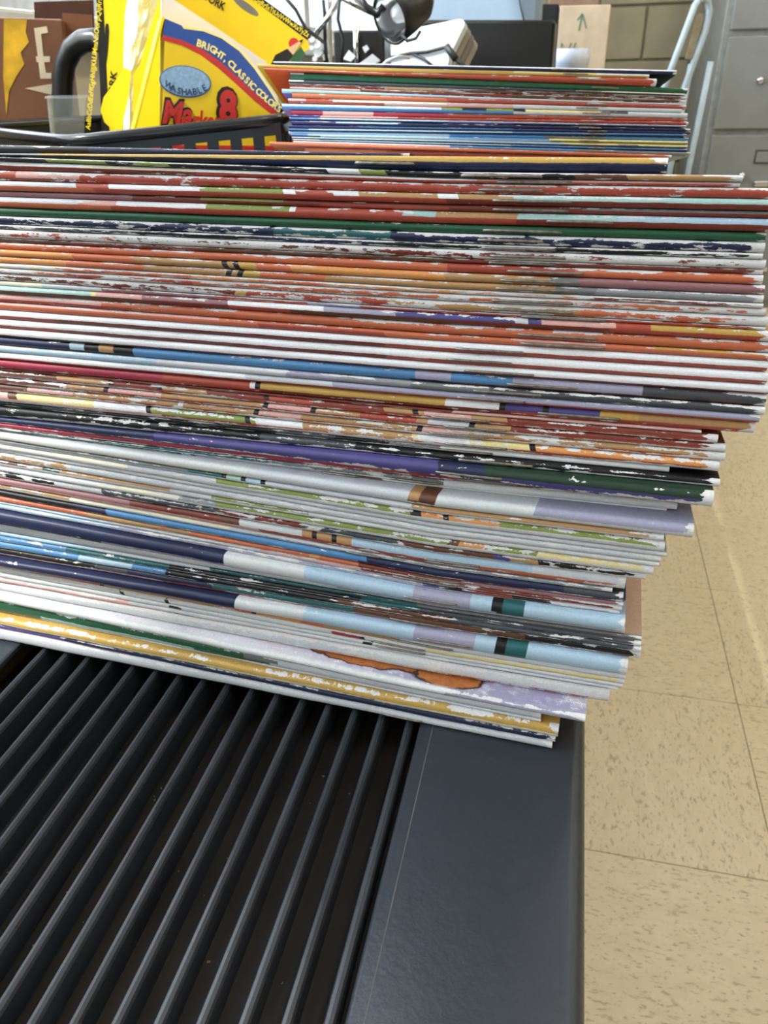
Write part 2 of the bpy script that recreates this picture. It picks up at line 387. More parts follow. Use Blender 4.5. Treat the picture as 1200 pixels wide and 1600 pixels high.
def cover_mat(name, up, low, split, wear, seed, front, back_, s_of_px, bias=.85, patch=False, end=1., wrap=1.75):
    m = bpy.data.materials.new(name); m.use_nodes = True; nt = m.node_tree; nt.nodes.remove(nt.nodes['Principled BSDF'])
    uv = N(nt, 'ShaderNodeUVMap'); sp = N(nt, 'ShaderNodeSeparateXYZ'); nt.links.new(uv.outputs[0], sp.inputs[0])
    vc = math_node(nt, 'MINIMUM', math_node(nt, 'MAXIMUM', sp.outputs[1], 0.), 2.)
    un = N(nt, 'ShaderNodeTexNoise'); un.inputs['Scale'].default_value = 900; nt.links.new(uv.outputs[0], un.inputs['Vector'])
    u = math_node(nt, 'ADD', sp.outputs[0], math_node(nt, 'ADD', math_node(nt, 'MULTIPLY', vc, .0009 * math.sin(seed * 3.)), math_node(nt, 'MULTIPLY', un.outputs[0], .0006)))
    u = math_node(nt, 'DIVIDE', u, LEN)
    g = N(nt, 'ShaderNodeGroup'); g.node_tree = WG
    a = ramp(nt, u, up, s_of_px); nt.links.new(a, g.inputs['Upper'])
    nt.links.new(ramp(nt, u, low, s_of_px) if low else a, g.inputs['Lower'])
    g.inputs['Front'].default_value = srgb(PAL.get(front, front)); g.inputs['Back'].default_value = srgb(PAL.get(back_, back_))
    for k, q in (('Split', split), ('Wear', wear), ('Seed', seed), ('Bias', bias), ('End', end), ('Wrap', .98 if patch else wrap)): g.inputs[k].default_value = q
    if patch:
        def nz(su, sv, det):
            cb = N(nt, 'ShaderNodeCombineXYZ'); nt.links.new(math_node(nt, 'MULTIPLY', sp.outputs[0], su), cb.inputs[0]); nt.links.new(math_node(nt, 'MULTIPLY', sp.outputs[1], sv), cb.inputs[1])
            no = N(nt, 'ShaderNodeTexNoise'); no.inputs['Scale'].default_value = 1; no.inputs['Detail'].default_value = det; nt.links.new(cb.outputs[0], no.inputs['Vector']); return no.outputs[0]
        def step(x, lo, hi):
            r = N(nt, 'ShaderNodeMapRange', interpolation_type='SMOOTHSTEP'); r.inputs[1].default_value = lo; r.inputs[2].default_value = hi; nt.links.new(x, r.inputs[0]); return r.outputs[0]
        n1 = nz(160, 1.6, 6); n2 = nz(420, 4.2, 5)
        left = step(u, s_of_px(330), s_of_px(700))
        c = mix_col(nt, left, srgb('#d9d7df'), srgb('#9d98b5'))
        c = mix_col(nt, math_node(nt, 'MULTIPLY', step(n1, .5, .62), .75), c, srgb('#c9c4d2'))
        c = mix_col(nt, math_node(nt, 'MULTIPLY', math_node(nt, 'SUBTRACT', 1.0, step(math_node(nt, 'ABSOLUTE', math_node(nt, 'SUBTRACT', n2, .5)), .0, .03)), step(n1, .48, .6)), c, srgb('#eceaf0'))
        # torn orange picture patch: two lobes
        def lobe(px, v0, ru, rv):
            du = math_node(nt, 'DIVIDE', math_node(nt, 'SUBTRACT', u, s_of_px(px)), ru / LEN); dv = math_node(nt, 'DIVIDE', math_node(nt, 'SUBTRACT', sp.outputs[1], v0), rv)
            return math_node(nt, 'ADD', math_node(nt, 'ADD', math_node(nt, 'MULTIPLY', du, du), math_node(nt, 'MULTIPLY', dv, dv)), math_node(nt, 'MULTIPLY', math_node(nt, 'SUBTRACT', n1, .5), 1.6))
        d_ = math_node(nt, 'MINIMUM', lobe(555, 1.62, .019, .40), lobe(690, 1.50, .010, .50))
        oc = mix_col(nt, n2, srgb('#7a4526'), srgb('#cf8248'))
        c = mix_col(nt, step(d_, .9, 1.15), srgb('#2a1c14'), c)
        c = mix_col(nt, step(d_, .72, .9), oc, c)
        nt.links.new(c, g.inputs['Front'])
    nt.links.new(g.outputs[0], nt.nodes['Material Output'].inputs[0]); return m

page_mat = mat('book pages', '#d9d3c4', .85, var=.1, scale=900, stretch=(.2, .2, 6))
staple_mat = mat('staple wire', '#938b82', .32, metal=.55, var=.2, scale=900)
ONES = 'zeroth first second third fourth fifth sixth seventh eighth ninth tenth eleventh twelfth thirteenth fourteenth fifteenth sixteenth seventeenth eighteenth nineteenth'.split()
TENS = {20: 'twent', 30: 'thirt', 40: 'fort', 50: 'fift', 60: 'sixt', 70: 'sevent', 80: 'eight'}
def ordinal(n):
    if n < 20: return ONES[n]
    t, u = n // 10 * 10, n % 10
    return TENS[t] + ('ieth' if u == 0 else 'y-' + ONES[u])

class Stack:
    """booklets lying on each other: frame (origin, spine dir, depth dir, normal)"""
    def __init__(s, o, es, ed, en, taper=0.): s.o, s.es, s.ed, s.en, s.k = Vector(o), Vector(es), Vector(ed), Vector(en), taper / .2035   # folded spines are thicker than fore-edges
    def hit(s, px, py, d):
        p = on_plane(px, py, s.o + s.ed * d, s.ed) - s.o
        return p.dot(s.es), p.dot(s.en) / (1 - s.k * d)
    def W(s, a, d, z): return s.o + s.es * a + s.ed * d + s.en * (z * (1 - s.k * d))

def booklet(st, name, label, group, s0, s1, zb, zt, dfun, width, material, staples):
    """zb, zt: functions of s; dfun: spine front position (depth) as function of s"""
    base = st.W((s0 + s1) / 2, width / 2, zb((s0 + s1) / 2))
    root = thing(name, base, label, 'book', group)
    C = .00028; A = 8
    secs = [s0] + [g for g in GRID if s0 + .0005 < g < s1 - .0005] + [s1]; nS = len(secs) - 1
    b = MB(); rows = []
    for i, a in enumerate(secs):
        lo, hi = zb(a), zt(a); t = hi - lo; r = min(.5 * t, .0016); d0 = dfun(a); c = min(C, t * .2)
        stn = (.045, .09, .14)
        out = [(d0 + width, lo, -20.)] + [(d0 + r + q, lo, -100 * q) for q in stn[::-1]] + [(d0 + r + .012, lo, -1.2), (d0 + r, lo, 0.)]
        for k in range(1, A):
            th = -math.pi / 2 + math.pi * k / A
            # slightly squared nose
            cs, sn = math.cos(th), math.sin(th)
            cs = cs ** .8
            out.append((d0 + r - r * cs, (lo + hi) / 2 + t / 2 * sn, (sn + 1) / 2))
        out += [(d0 + r, hi, 1.), (d0 + r + .012, hi, 2.2)] + [(d0 + r + q, hi, 1 + 100 * q) for q in stn] + [(d0 + width, hi, 21.)]
        inn = [(d0 + width, hi - c, 12.), (d0 + r, hi - c, 1.05), (d0 + r * .5, (lo + hi) / 2, 1.05), (d0 + r, lo + c, 1.05), (d0 + width, lo + c, -10.)]
        rows.append((a, out + inn))
    n = len(rows[0][1]); vs = []; fs = []; uvs = []
    for a, r in rows:
        for d, z, v in r: vs.append(st.W(a, d, z))
    for i in range(nS):
        for k in range(n):
            k2 = (k + 1) % n; f = (i * n + k, i * n + k2, (i + 1) * n + k2, (i + 1) * n + k); fs.append(f)
            ua, ub = rows[i][0] - S_MIN, rows[i + 1][0] - S_MIN; va, vb = rows[i][1][k][2], rows[i][1][k2][2]
            if k == n - 1: vb = va
            uvs.append([(ua, va), (ua, vb), (ub, vb), (ub, va)])
    no = n - 5
    mid = no // 2
    for i in (0, nS):                                          # end caps of the cover shell
        o_ = i * n; ua = rows[i][0] - S_MIN
        nose = list(range(5, no - 5)); caps = []
        caps += [(no - 1, no - 2, no - 3, no - 4, no - 5, no - 6, no + 1, no)]
        caps += [(no - 6, no - 7, no + 2, no + 1)]
        caps += [(k, k - 1, no + 2) for k in range(7, no - 6)]
        caps += [(6, 5, no + 3, no + 2), (5, 4, 3, 2, 1, 0, no + 4, no + 3)]
        for f in caps: fs.append([o_ + q for q in f]); uvs.append([(ua, 1.05)] * len(f))
    b.add(vs, fs, uvs, smooth=True)
    co = b.build('cover', material, root)
    co.data.set_sharp_from_angle(angle=math.radians(50))
    # pages
    pg = MB(); q = []
    for i in range(nS + 1):
        a = min(max(secs[i], s0 + .0009), s1 - .0009)
        lo, hi = zb(a), zt(a); t = hi - lo; c = min(C, t * .2) + .00006; r = min(.5 * t, .0016)
        q += [st.W(a, dfun(a) + r + .0004, lo + c), st.W(a, dfun(a) + width - .0012, lo + c), st.W(a, dfun(a) + width - .0012, hi - c), st.W(a, dfun(a) + r + .0004, hi - c)]
    f = [(3, 2, 1, 0), tuple(4 * nS + k for k in range(4))]
    for i in range(0, 4 * nS, 4):
        for k in range(4): f.append((i + k, i + (k + 1) % 4, i + 4 + (k + 1) % 4, i + 4 + k))
    pg.add(q, f).build('pages', page_mat, root)
    for (a0, a1, fr_) in staples:
        w_ = .00032; pts = []
        for a, din in ((a0, .0009), (a0 + .0001, .0003), (a0 + .0006, -.0001), (a0 + .002, -.0002), ((a0 + a1) / 2, -.0002), (a1 - .002, -.0002), (a1 - .0006, -.0001), (a1 - .0001, .0003), (a1, .0009)):
            lo, hi = zb(a), zt(a); t = hi - lo; r = min(.5 * t, .0016)
            sn = 2 * fr_ - 1; nose = r - r * (math.sqrt(max(0, 1 - sn * sn)) ** .8)
            pts.append(st.W(a, dfun(a) + nose + din, lo + t * fr_))
        MB().tube(pts, w_, 6).build('staple', staple_mat, root)
    return root

# ---- the tall stack on the grille.  (y at x=0, y at x=700, right end x, staple x0, x1, upper colours, lower colours, split, wear, offset L, offset R, front, back, words)
P0 = on_z(0, 1002, RTOP); P1 = on_z(865, 1172, RTOP)
es = (P1 - P0).normalized(); ed = Vector((-es.y, es.x, 0))
ST = Stack(P0, es, ed, (0, 0, 1), .26)
S_MIN = -.12
NEAR = [
 (225.5, 241.5, 640, 0, 0, 'K N130', '', .5, .18, -1, -4, 'L', 'K', 'black and dark violet spine'),
 (239, 242.5, 1045, 553, 648, 'G Y50', 'K N350', .60, .12, 0, 0, 'Y', 'N', 'gold and navy spine'),
 (244.5, 268, 1160, 720, 848, 'K v70 K165 v210 K260 W512 v560 K600 b900 n985', '', .5, .40, 0, 0, 'b', 'K', 'dark olive torn spine'),
 (251, 278.5, 1155, 775, 895, 'W C120 W300 I740', 'r R300', .52, .3, 0, 0, 'R', 'r', 'cream over red spine'),
 (265.6, 286, 1230, 747, 850, 'R I20 R120', 'r R100', .3, .42, 0, 0, 'R', 'R', 'scuffed red spine'),
 (282, 302, 1240, 770, 895, 'P R120 W172 v308 W440 R462 W525 n560 W690 n715 T802', 'O R140 r700', .5, .22, .4, .4, 'R', 'R', 'red spine striped white and pale blue'),
 (298, 319.4, 1240, 768, 890, 'm r200 v310 r440 S900', 'm r200 R500 r700', .55, .10, -.5, -.5, 'r', 'r', 'thin brown red spine'),
 (307, 330, 1215, 855, 960, 'P I120 W178 v312 W442 R460 T620 n680 T798 L965', 'O R170 r800', .52, .18, .6, .6, 'O', 'R', 'red spine with pale blue upper stripe'),
 (324, 350, 1197, 755, 880, 'g', '', .5, .10, 0, 0, 'g', 'g', 'plain green spine'),
 (337, 364, 1196, 745, 852, 'N t420 N600', '', .5, .50, .3, .3, 'N', 'N', 'navy spine speckled white'),
 (350.6, 380, 1192, 752, 868, 'D K200 N400 K600', '', .5, .58, 0, 0, 'K', 'K', 'black torn spine'),
 (358, 389, 1197, 765, 886, 'R b180 r600', '', .5, .74, .2, .2, 'r', 'r', 'badly torn white and brown spine'),
 (371.5, 403, 1192, 762, 870, 'b r100 b300 r700', '', .5, .36, -.6, -.4, 'r', 'r', 'thin dark brown spine'),
 (379, 411, 1193, 792, 913, 'O R700 O900', '', .5, .30, 0, 0, 'O', 'O', 'orange red spine'),
 (389.5, 426, 1195, 782, 903, 'o O110 n212 K350 n353 K368 Y372 K397 O400 o450 K497 o500 n690 S860 m910', '', .5, .22, .2, .2, 'n', 'n', 'orange spine turning grey purple'),
 (400.5, 440, 1193, 773, 893, 'o O100 n215 K350 n353 K367 Y370 K396 O399 K497 n500 S860 G930', '', .5, .26, 0, 0, 'n', 'n', 'tan orange spine with black ticks'),
 (411, 452, 1192, 0, 0, 'y O80 o300 O400 o500 r900', '', .5, .60, 0, 0, 'O', 'O', 'thin torn orange spine'),
 (419, 459, 1197, 768, 897, 'O R100 O300', '', .5, .62, .3, .3, 'O', 'O', 'torn white and red spine'),
 (427, 470.6, 1200, 767, 897, 'b r100 Y365 R380 n600 O900', '', .5, .62, 0, 0, 'O', 'O', 'torn white and brown spine'),
 (438.5, 485.6, 1195, 814, 945, 'C P60 m160 R340 V480 R560 U815 R850', '', .5, .42, -.3, -.3, 'R', 'R', 'thin patchy red and violet spine'),
 (447, 491, 1210, 0, 0, 'T y137 I150 m220 W350 V505 U620 P800 U820 I845 R960 Y1022', 'b r200 R350 b450 r700 R950', .48, .20, 0, 0, 'R', 'R', 'teal, violet and yellow patched spine'),
 (459, 507, 1210, 807, 935, 'I O150', 'R O200', .4, .32, 0, 0, 'O', 'O', 'orange red spine above a dark gap'),
 (472, 523, 1210, 813, 946, 'I O340 I800 O945 Y1020', 'O R400 O600', .72, .18, 0, 0, 'O', 'O', 'salmon orange spine'),
 (485, 534.4, 1200, 711, 819, 'W', 'R r80 R600', .42, .08, .3, .3, 'W', 'R', 'clean white spine, red lower edge'),
 (499, 551, 1200, 697, 803, 'W', 'R r80 R600', .36, .08, .2, .2, 'W', 'R', 'clean white spine, thin red lower edge'),
 (513, 569, 1202, 725, 834, 'W', 'b r200', .26, .08, .3, .3, 'W', 'r', 'clean white spine, dark lower edge'),
 (527, 583, 1198, 792, 905, 'N L108 K125 n150 K175 B206 V645 B700 V800 D1000', 'K B206 N640 b700', .22, .16, 0, 0, 'N', 'D', 'bright blue and violet spine'),
 (540.6, 601, 1195, 738, 848, 'L P240 V440 G520 S640 D760', '', .5, .34, .2, .2, 'S', 'S', 'pale blue spine speckled grey green'),
 (551, 612.5, 1187, 714, 820, 'W P380 V520', 'R', .32, .06, .2, .2, 'W', 'R', 'pale lilac white spine'),
 (562.5, 624, 1180, 840, 970, 'M R250 W384 K396 Y399 K693 W696 K780 U784 K848 U853 Y932 n1000', 'M R200 r400 R800', .40, .16, .5, 0, 'R', 'Y', 'red, gold and purple patched spine'),
 (576, 643, 1095, 0, 0, 'r I700', '', .5, .2, -1, -.4, 'r', 'R', 'thin pinkish torn spine'),
 (579.5, 646, 1122, 673, 768, 'b n90 K172 r175 K248 n251 r320 K405 r408 K414 R418 K485 r488 n600 K650 n653 K660 I663 K736 n740 r790', 'm R200', .50, .34, 0, 0, 'b', 'R', 'brown red torn spine'),
 (590, 659, 1133, 693, 792, 'b n100 K160 I164 K243 n246 K397 n400 K408 I412 K481 n485 R560 K645 n648 P660 K732 n736 r793', 'm R150', .48, .36, .2, .2, 'n', 'R', 'brown torn spine with black ticks'),
 (601, 671, 1133, 670, 765, 'b I40 n110 W270 n282 K384 n387 K394 I397 K466 n469 K637 n640 K648 I652 K725 n729', 'm R150', .45, .40, .1, .1, 'n', 'R', 'tan torn spine with black ticks'),
 (613, 685, 1124, 695, 793, 'I b12 y25 K143 W146 K229 v232 K386 v389 K396 W400 K470 n474 K641 y645 W650 K732 y735 K832 o836', 'I R250 O400 R700', .45, .38, .3, .3, 'n', 'R', 'olive and salmon torn spine'),
 (627, 698, 1046, 660, 770, 'K D60 K160 D300 K330 D430 K520 G600 W680', 'K W690', .35, .30, -.6, -.3, 'b', 'K', 'black spine worn white at its end'),
 (636, 710, 1125, 715, 835, 'K D400 K550', 'K P60 D100 N250 K500 P900', .35, .34, 0, 1.5, 'K', 'K', 'black spine with a pale lower edge'),
 (653, 726, 1117, 680, 785, 'N U240 U560 N690 d760', 'N U200 N690 U785', .5, .22, 0, 4.5, '#20382a', 'U', 'deep purple spine, dark green cover'),
 (661.5, 740, 1050, 715, 810, 'M R560 M650 b715', '', .5, .24, .3, 0, 'M', 'M', 'dark crimson spine'),
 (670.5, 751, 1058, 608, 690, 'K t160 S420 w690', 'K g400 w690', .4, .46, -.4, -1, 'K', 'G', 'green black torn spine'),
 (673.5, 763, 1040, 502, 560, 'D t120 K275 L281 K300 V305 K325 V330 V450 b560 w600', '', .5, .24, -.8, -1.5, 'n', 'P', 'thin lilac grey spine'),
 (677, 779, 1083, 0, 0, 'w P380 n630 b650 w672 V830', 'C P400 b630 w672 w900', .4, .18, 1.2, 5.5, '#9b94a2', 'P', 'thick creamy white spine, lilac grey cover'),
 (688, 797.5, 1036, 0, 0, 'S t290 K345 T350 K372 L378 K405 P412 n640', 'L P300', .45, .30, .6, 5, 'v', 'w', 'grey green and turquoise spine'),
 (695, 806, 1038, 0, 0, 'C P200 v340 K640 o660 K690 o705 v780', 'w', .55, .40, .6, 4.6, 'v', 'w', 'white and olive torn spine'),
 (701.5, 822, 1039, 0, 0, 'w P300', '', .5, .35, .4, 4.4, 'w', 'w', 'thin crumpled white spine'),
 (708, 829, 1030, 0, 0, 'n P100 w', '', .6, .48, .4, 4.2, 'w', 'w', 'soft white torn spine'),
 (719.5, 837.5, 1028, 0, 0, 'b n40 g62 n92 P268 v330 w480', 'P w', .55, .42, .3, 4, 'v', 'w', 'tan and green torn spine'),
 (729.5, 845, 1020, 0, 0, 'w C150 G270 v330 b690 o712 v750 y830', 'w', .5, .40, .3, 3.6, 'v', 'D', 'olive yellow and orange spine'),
 (737, 858, 1007, 0, 0, 'K P80 D160 r340 D470 b620 U770 n800 K840', '', .5, .42, .2, 3, 'D', 'm', 'black and brown torn spine'),
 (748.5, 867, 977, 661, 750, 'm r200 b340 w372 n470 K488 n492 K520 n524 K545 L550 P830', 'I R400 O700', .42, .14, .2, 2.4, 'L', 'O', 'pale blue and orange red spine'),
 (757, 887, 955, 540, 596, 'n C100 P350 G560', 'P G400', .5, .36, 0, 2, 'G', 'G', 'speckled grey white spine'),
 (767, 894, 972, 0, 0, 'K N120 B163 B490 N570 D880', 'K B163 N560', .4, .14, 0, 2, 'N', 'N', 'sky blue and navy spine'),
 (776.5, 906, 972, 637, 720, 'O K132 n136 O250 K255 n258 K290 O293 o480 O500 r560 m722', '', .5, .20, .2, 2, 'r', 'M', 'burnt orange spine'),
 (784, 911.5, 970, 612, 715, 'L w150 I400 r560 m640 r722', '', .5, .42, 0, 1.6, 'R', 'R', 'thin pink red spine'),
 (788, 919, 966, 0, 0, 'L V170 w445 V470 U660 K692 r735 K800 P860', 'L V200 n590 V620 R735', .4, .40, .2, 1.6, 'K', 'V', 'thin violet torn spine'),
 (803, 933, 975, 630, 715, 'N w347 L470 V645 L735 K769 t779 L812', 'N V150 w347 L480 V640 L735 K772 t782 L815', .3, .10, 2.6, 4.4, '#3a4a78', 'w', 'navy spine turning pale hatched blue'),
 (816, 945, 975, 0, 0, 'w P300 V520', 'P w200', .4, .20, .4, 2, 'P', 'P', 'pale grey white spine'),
 (831, 953, 1001, 0, 0, 'L P150 t330 t560 S650', '', .5, .24, 0, 2.6, '#b79b86', 't', 'thin white and teal spine'),
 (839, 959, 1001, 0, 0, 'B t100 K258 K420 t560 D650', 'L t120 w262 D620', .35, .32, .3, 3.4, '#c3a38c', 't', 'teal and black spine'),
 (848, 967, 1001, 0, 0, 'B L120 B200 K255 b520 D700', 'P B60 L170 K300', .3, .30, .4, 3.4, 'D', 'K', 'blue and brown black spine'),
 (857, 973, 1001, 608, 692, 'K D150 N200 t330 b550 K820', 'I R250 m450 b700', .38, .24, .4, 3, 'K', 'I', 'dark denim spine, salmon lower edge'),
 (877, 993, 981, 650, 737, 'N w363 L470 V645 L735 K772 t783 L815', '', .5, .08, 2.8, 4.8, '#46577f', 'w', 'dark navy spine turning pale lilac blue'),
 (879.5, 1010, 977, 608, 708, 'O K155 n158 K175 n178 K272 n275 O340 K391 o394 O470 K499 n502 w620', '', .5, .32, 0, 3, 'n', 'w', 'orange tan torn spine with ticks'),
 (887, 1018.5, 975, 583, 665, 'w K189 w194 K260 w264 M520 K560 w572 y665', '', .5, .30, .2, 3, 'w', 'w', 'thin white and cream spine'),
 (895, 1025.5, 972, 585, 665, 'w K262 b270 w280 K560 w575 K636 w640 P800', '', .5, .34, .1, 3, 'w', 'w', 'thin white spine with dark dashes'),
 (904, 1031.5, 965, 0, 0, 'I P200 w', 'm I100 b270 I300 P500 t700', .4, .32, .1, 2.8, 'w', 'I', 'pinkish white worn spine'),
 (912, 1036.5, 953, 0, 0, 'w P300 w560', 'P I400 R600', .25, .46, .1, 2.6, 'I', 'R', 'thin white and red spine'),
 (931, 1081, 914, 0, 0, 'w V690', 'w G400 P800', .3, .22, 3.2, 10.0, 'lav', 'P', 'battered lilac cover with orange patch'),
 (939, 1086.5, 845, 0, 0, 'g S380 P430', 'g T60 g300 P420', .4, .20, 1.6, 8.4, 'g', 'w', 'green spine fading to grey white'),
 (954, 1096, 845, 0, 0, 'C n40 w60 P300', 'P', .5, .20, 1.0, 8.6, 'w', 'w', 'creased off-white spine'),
 (967.5, 1105.5, 873, 510, 585, 'Y', 'C', .45, .16, 3.5, 9.0, '#a8801f', 'N', 'mustard gold spine and cover'),
 (977, 1120, 868, 0, 0, 'U N100', 'm N200', .4, .12, 3, 8.4, 'N', 'w', 'thin navy spine'),
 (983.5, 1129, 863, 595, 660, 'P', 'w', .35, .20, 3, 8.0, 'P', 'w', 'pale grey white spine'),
]
NEAR_N = len(NEAR)
# spine position: linear in s between the offsets measured at x=0 and x=1000 (millimetres towards the viewer)
sL = ST.hit(0, 600, 0)[0]; sR = ST.hit(1000, 600, 0)[0]
GRID = [S_MIN + .27 * k / 26 for k in range(27)]
ztab = [None] * NEAR_N
prev = [0.0] * len(GRID)
info = []
for i in range(NEAR_N - 1, -1, -1):
    (y0, y7, xe, sa, sb, upc, loc_, split, wear, oL, oR, front, bk, words) = NEAR[i]
    base_off = 8.0                                        # the lowest booklet's spine lies on the measured base line
    jig = random.uniform(-.35, .35)
    def dfun(s, oL=oL, oR=oR, jig=jig, i=i):
        f = (s - sL) / (sR - sL); lowR = 3 + 5 * max(0, f)
        return -(oL + (oR - oL) * f + jig - (3 + 5 * f)) * .001 + .00012 * math.sin(s * 160 + i * 2.1)
    def hit(px, py):
        s, z = ST.hit(px, py, 0)
        for _ in range(4): s, z = ST.hit(px, py, dfun(s))
        return s, z
    a, za = hit(0, y0); b_, zb_ = hit(700, y7)
    row = [max(prev[k] + .0007, za + (zb_ - za) * (s - a) / (b_ - a)) for k, s in enumerate(GRID)]
    ztab[i] = row
    ye = y0 + (y7 - y0) * xe / 700
    s1 = hit(xe, ye)[0]
    st_ = []
    if sa:
        q0 = hit(sa, y0 + (y7 - y0) * sa / 700)[0]; q1 = hit(sb, y0 + (y7 - y0) * sb / 700)[0]
        st_.append((q0, q1, .42))
    info.append((i, s1, dfun, st_, list(prev), row, hit))
    prev = row
def tab(row, eps=0.):
    def f(s):
        t = min(max((s - GRID[0]) / (GRID[-1] - GRID[0]) * (len(GRID) - 1), 0), len(GRID) - 1.001); k = int(t)
        return row[k] + (row[k + 1] - row[k]) * (t - k) + eps
    return f
for (i, s1, dfun, st_, lo, hi, hit) in info:
    (y0, y7, xe, sa, sb, upc, loc_, split, wear, oL, oR, front, bk, words) = NEAR[i]
    sp = lambda px, h=hit, y0=y0, y7=y7: (h(px, y0 + (y7 - y0) * px / 700)[0] - S_MIN) / LEN if px else 0.
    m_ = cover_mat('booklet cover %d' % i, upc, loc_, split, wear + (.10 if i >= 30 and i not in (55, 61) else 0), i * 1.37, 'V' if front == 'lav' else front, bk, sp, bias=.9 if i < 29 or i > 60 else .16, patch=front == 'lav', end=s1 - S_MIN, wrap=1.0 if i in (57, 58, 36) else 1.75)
    booklet(ST, 'picture_book', '%s booklet down the tall stack on the grille, %s' % (ordinal(i + 1), words), 'stapled booklets in the tall stack',
            s1 - .2035, s1, tab(lo, .00005 if i < NEAR_N - 1 else .0003), tab(hi, -.00005), dfun, .2035, m_, st_)

# ---- the second stack behind it: (left x, right x, y at x=500, y at x=900, staple x0, x1, upper, lower, split, wear, front, back, words)
FAR = [
 (427, 1058, 97, 105.5, 862, 905, 'W', 'D N600', .62, .10, '#d9dbe2', '#12142a', 'thin white spine'),
 (402, 1015, 102, 112.5, 880, 920, 'Y y800 W930', 'Y', .5, .05, 'Y', '#e0b81c', 'yellow spine'),
 (412, 1027, 111, 119, 900, 950, 'O R600', '', .5, .22, 'O', '#d8582e', 'orange red spine'),
 (453, 1075, 113.5, 130, 925, 968, 'P g470 g600', 'g', .70, .10, 'd', 'g', 'bright green spine'),
 (451, 1071, 126, 140, 900, 940, 'W D470 C930', 'D', .5, .12, 'D', 'D', 'dark spine, pale ends'),
 (452, 1073, 131, 144.5, 960, 1000, 'r n600 b700', '', .5, .48, 'r', 'r', 'torn brown spine'),
 (453, 1071, 136.5, 149.5, 955, 990, 'I r560 b800', '', .5, .40, 'r', 'r', 'torn reddish brown spine'),
 (440, 1068, 140.5, 157, 0, 0, 'T L600 P700', '', .5, .10, 'L', '#6a62b0', 'pale blue spine, violet back'),
 (456, 1073, 146, 159, 917, 950, 'O R700', '', .5, .16, 'O', 'O', 'orange spine'),
 (450, 1066, 154, 165, 900, 935, 'I R480 C520 I700 P800', 'R I600 P800', .5, .18, 'P', 'R', 'pink and grey white spine'),
 (440, 1075, 162.5, 172, 910, 955, 'L P620 v690 K720 v760 K800 y820 D940 P980', 'B P800', .5, .14, 'L', '#7d78bd', 'pale blue and yellow green spine'),
 (455, 1074, 172, 181, 920, 958, 'M I500 M580 R700', '', .5, .16, 'R', 'M', 'raspberry red spine'),
 (452, 1076, 180.5, 187, 0, 0, 'U I500 R620', '', .5, .20, 'R', 'U', 'thin red spine'),
 (452, 1073, 183.5, 191.5, 900, 935, 'B L500 V700', 'N U700 N800', .5, .22, 'N', 'N', 'violet blue spine'),
 (455, 1079, 189, 197, 905, 940, 'U L520 N620', 'N', .5, .20, 'N', 'N', 'navy blue spine, pale edge'),
 (451, 1079, 195, 202, 918, 950, 'U B560 U800', 'N', .5, .14, 'B', 'N', 'royal blue spine'),
 (451, 1073, 201, 206.5, 912, 945, 'B L480 B800', 'N', .5, .12, 'B', 'B', 'cornflower blue spine'),
 (451, 1076, 205.5, 212, 912, 948, 'L B700 S850 B930', '', .5, .10, 'B', 'B', 'slate blue spine'),
 (455, 1075, 209.5, 217, 904, 936, 'B L480 B700 y860', 'N L500 v860', .45, .08, 'B', 'B', 'blue spine with yellow green end'),
 (456, 1075, 214, 222.5, 966, 998, 'L T480 L700 y880', 'N D700', .4, .08, 'L', 'L', 'pale turquoise spine, yellow green end'),
 (458, 1074, 218, 228, 920, 945, 'W L500 B800', 'N', .5, .10, 'L', 'L', 'light blue spine'),
 (458, 1079, 221, 232.5, 0, 0, 'P B700 S900', '', .5, .14, 'L', 'L', 'thin grey blue spine'),
 (421, 1050, 223.5, 237, 0, 0, 'O', '', .5, .12, 'O', 'O', 'orange spine jutting out sideways'),
 (476, 1040, 230, 243, 0, 0, 'O R600', '', .5, .12, 'O', 'O', 'red orange lower spine'),
]
fd = Vector((-.188, .953, 0)).normalized(); fs_ = Vector((fd.y, -fd.x, 0))
fo = on_y(452, 232, .389); fo.z = RTOP
FT = Stack(fo, fs_, fd, (0, 0, 1), .29)
S_KEEP = S_MIN
S_MIN = -.06
GRID = [S_MIN + .34 * k / 30 for k in range(31)]
FN = len(FAR); prev = [0.0] * len(GRID); hidden = []
zlow = []
a0, za0 = FT.hit(500, 239, 0); b0, zb0 = FT.hit(900, 250, 0)
lowrow = [za0 + (zb0 - za0) * (g - a0) / (b0 - a0) for g in GRID]
NH = 26
hs1 = FT.hit(1030, 245, 0)[0]
hid_m = [cover_mat('low booklet cover %d' % k, c, '', .5, .25, 50 + k, c[0], c[0], lambda px: 0) for k, c in enumerate(('R', 'P', 'B', 'W', 'g', 'o'))]
for k in range(NH):
    row = [q * (k + 1) / NH for q in lowrow]
    sh = random.uniform(-.004, .004)
    booklet(FT, 'picture_book', '%s booklet from the bottom of the tilted stack behind the tall stack' % ordinal(k + 1), 'booklets low in the tilted stack', hs1 - .165 + sh, hs1 + sh,
            tab(prev, .00006 if k else .0003), tab(row, -.00006), lambda s: .0, .2035, hid_m[(k * 5) % 6], [])
    prev = row
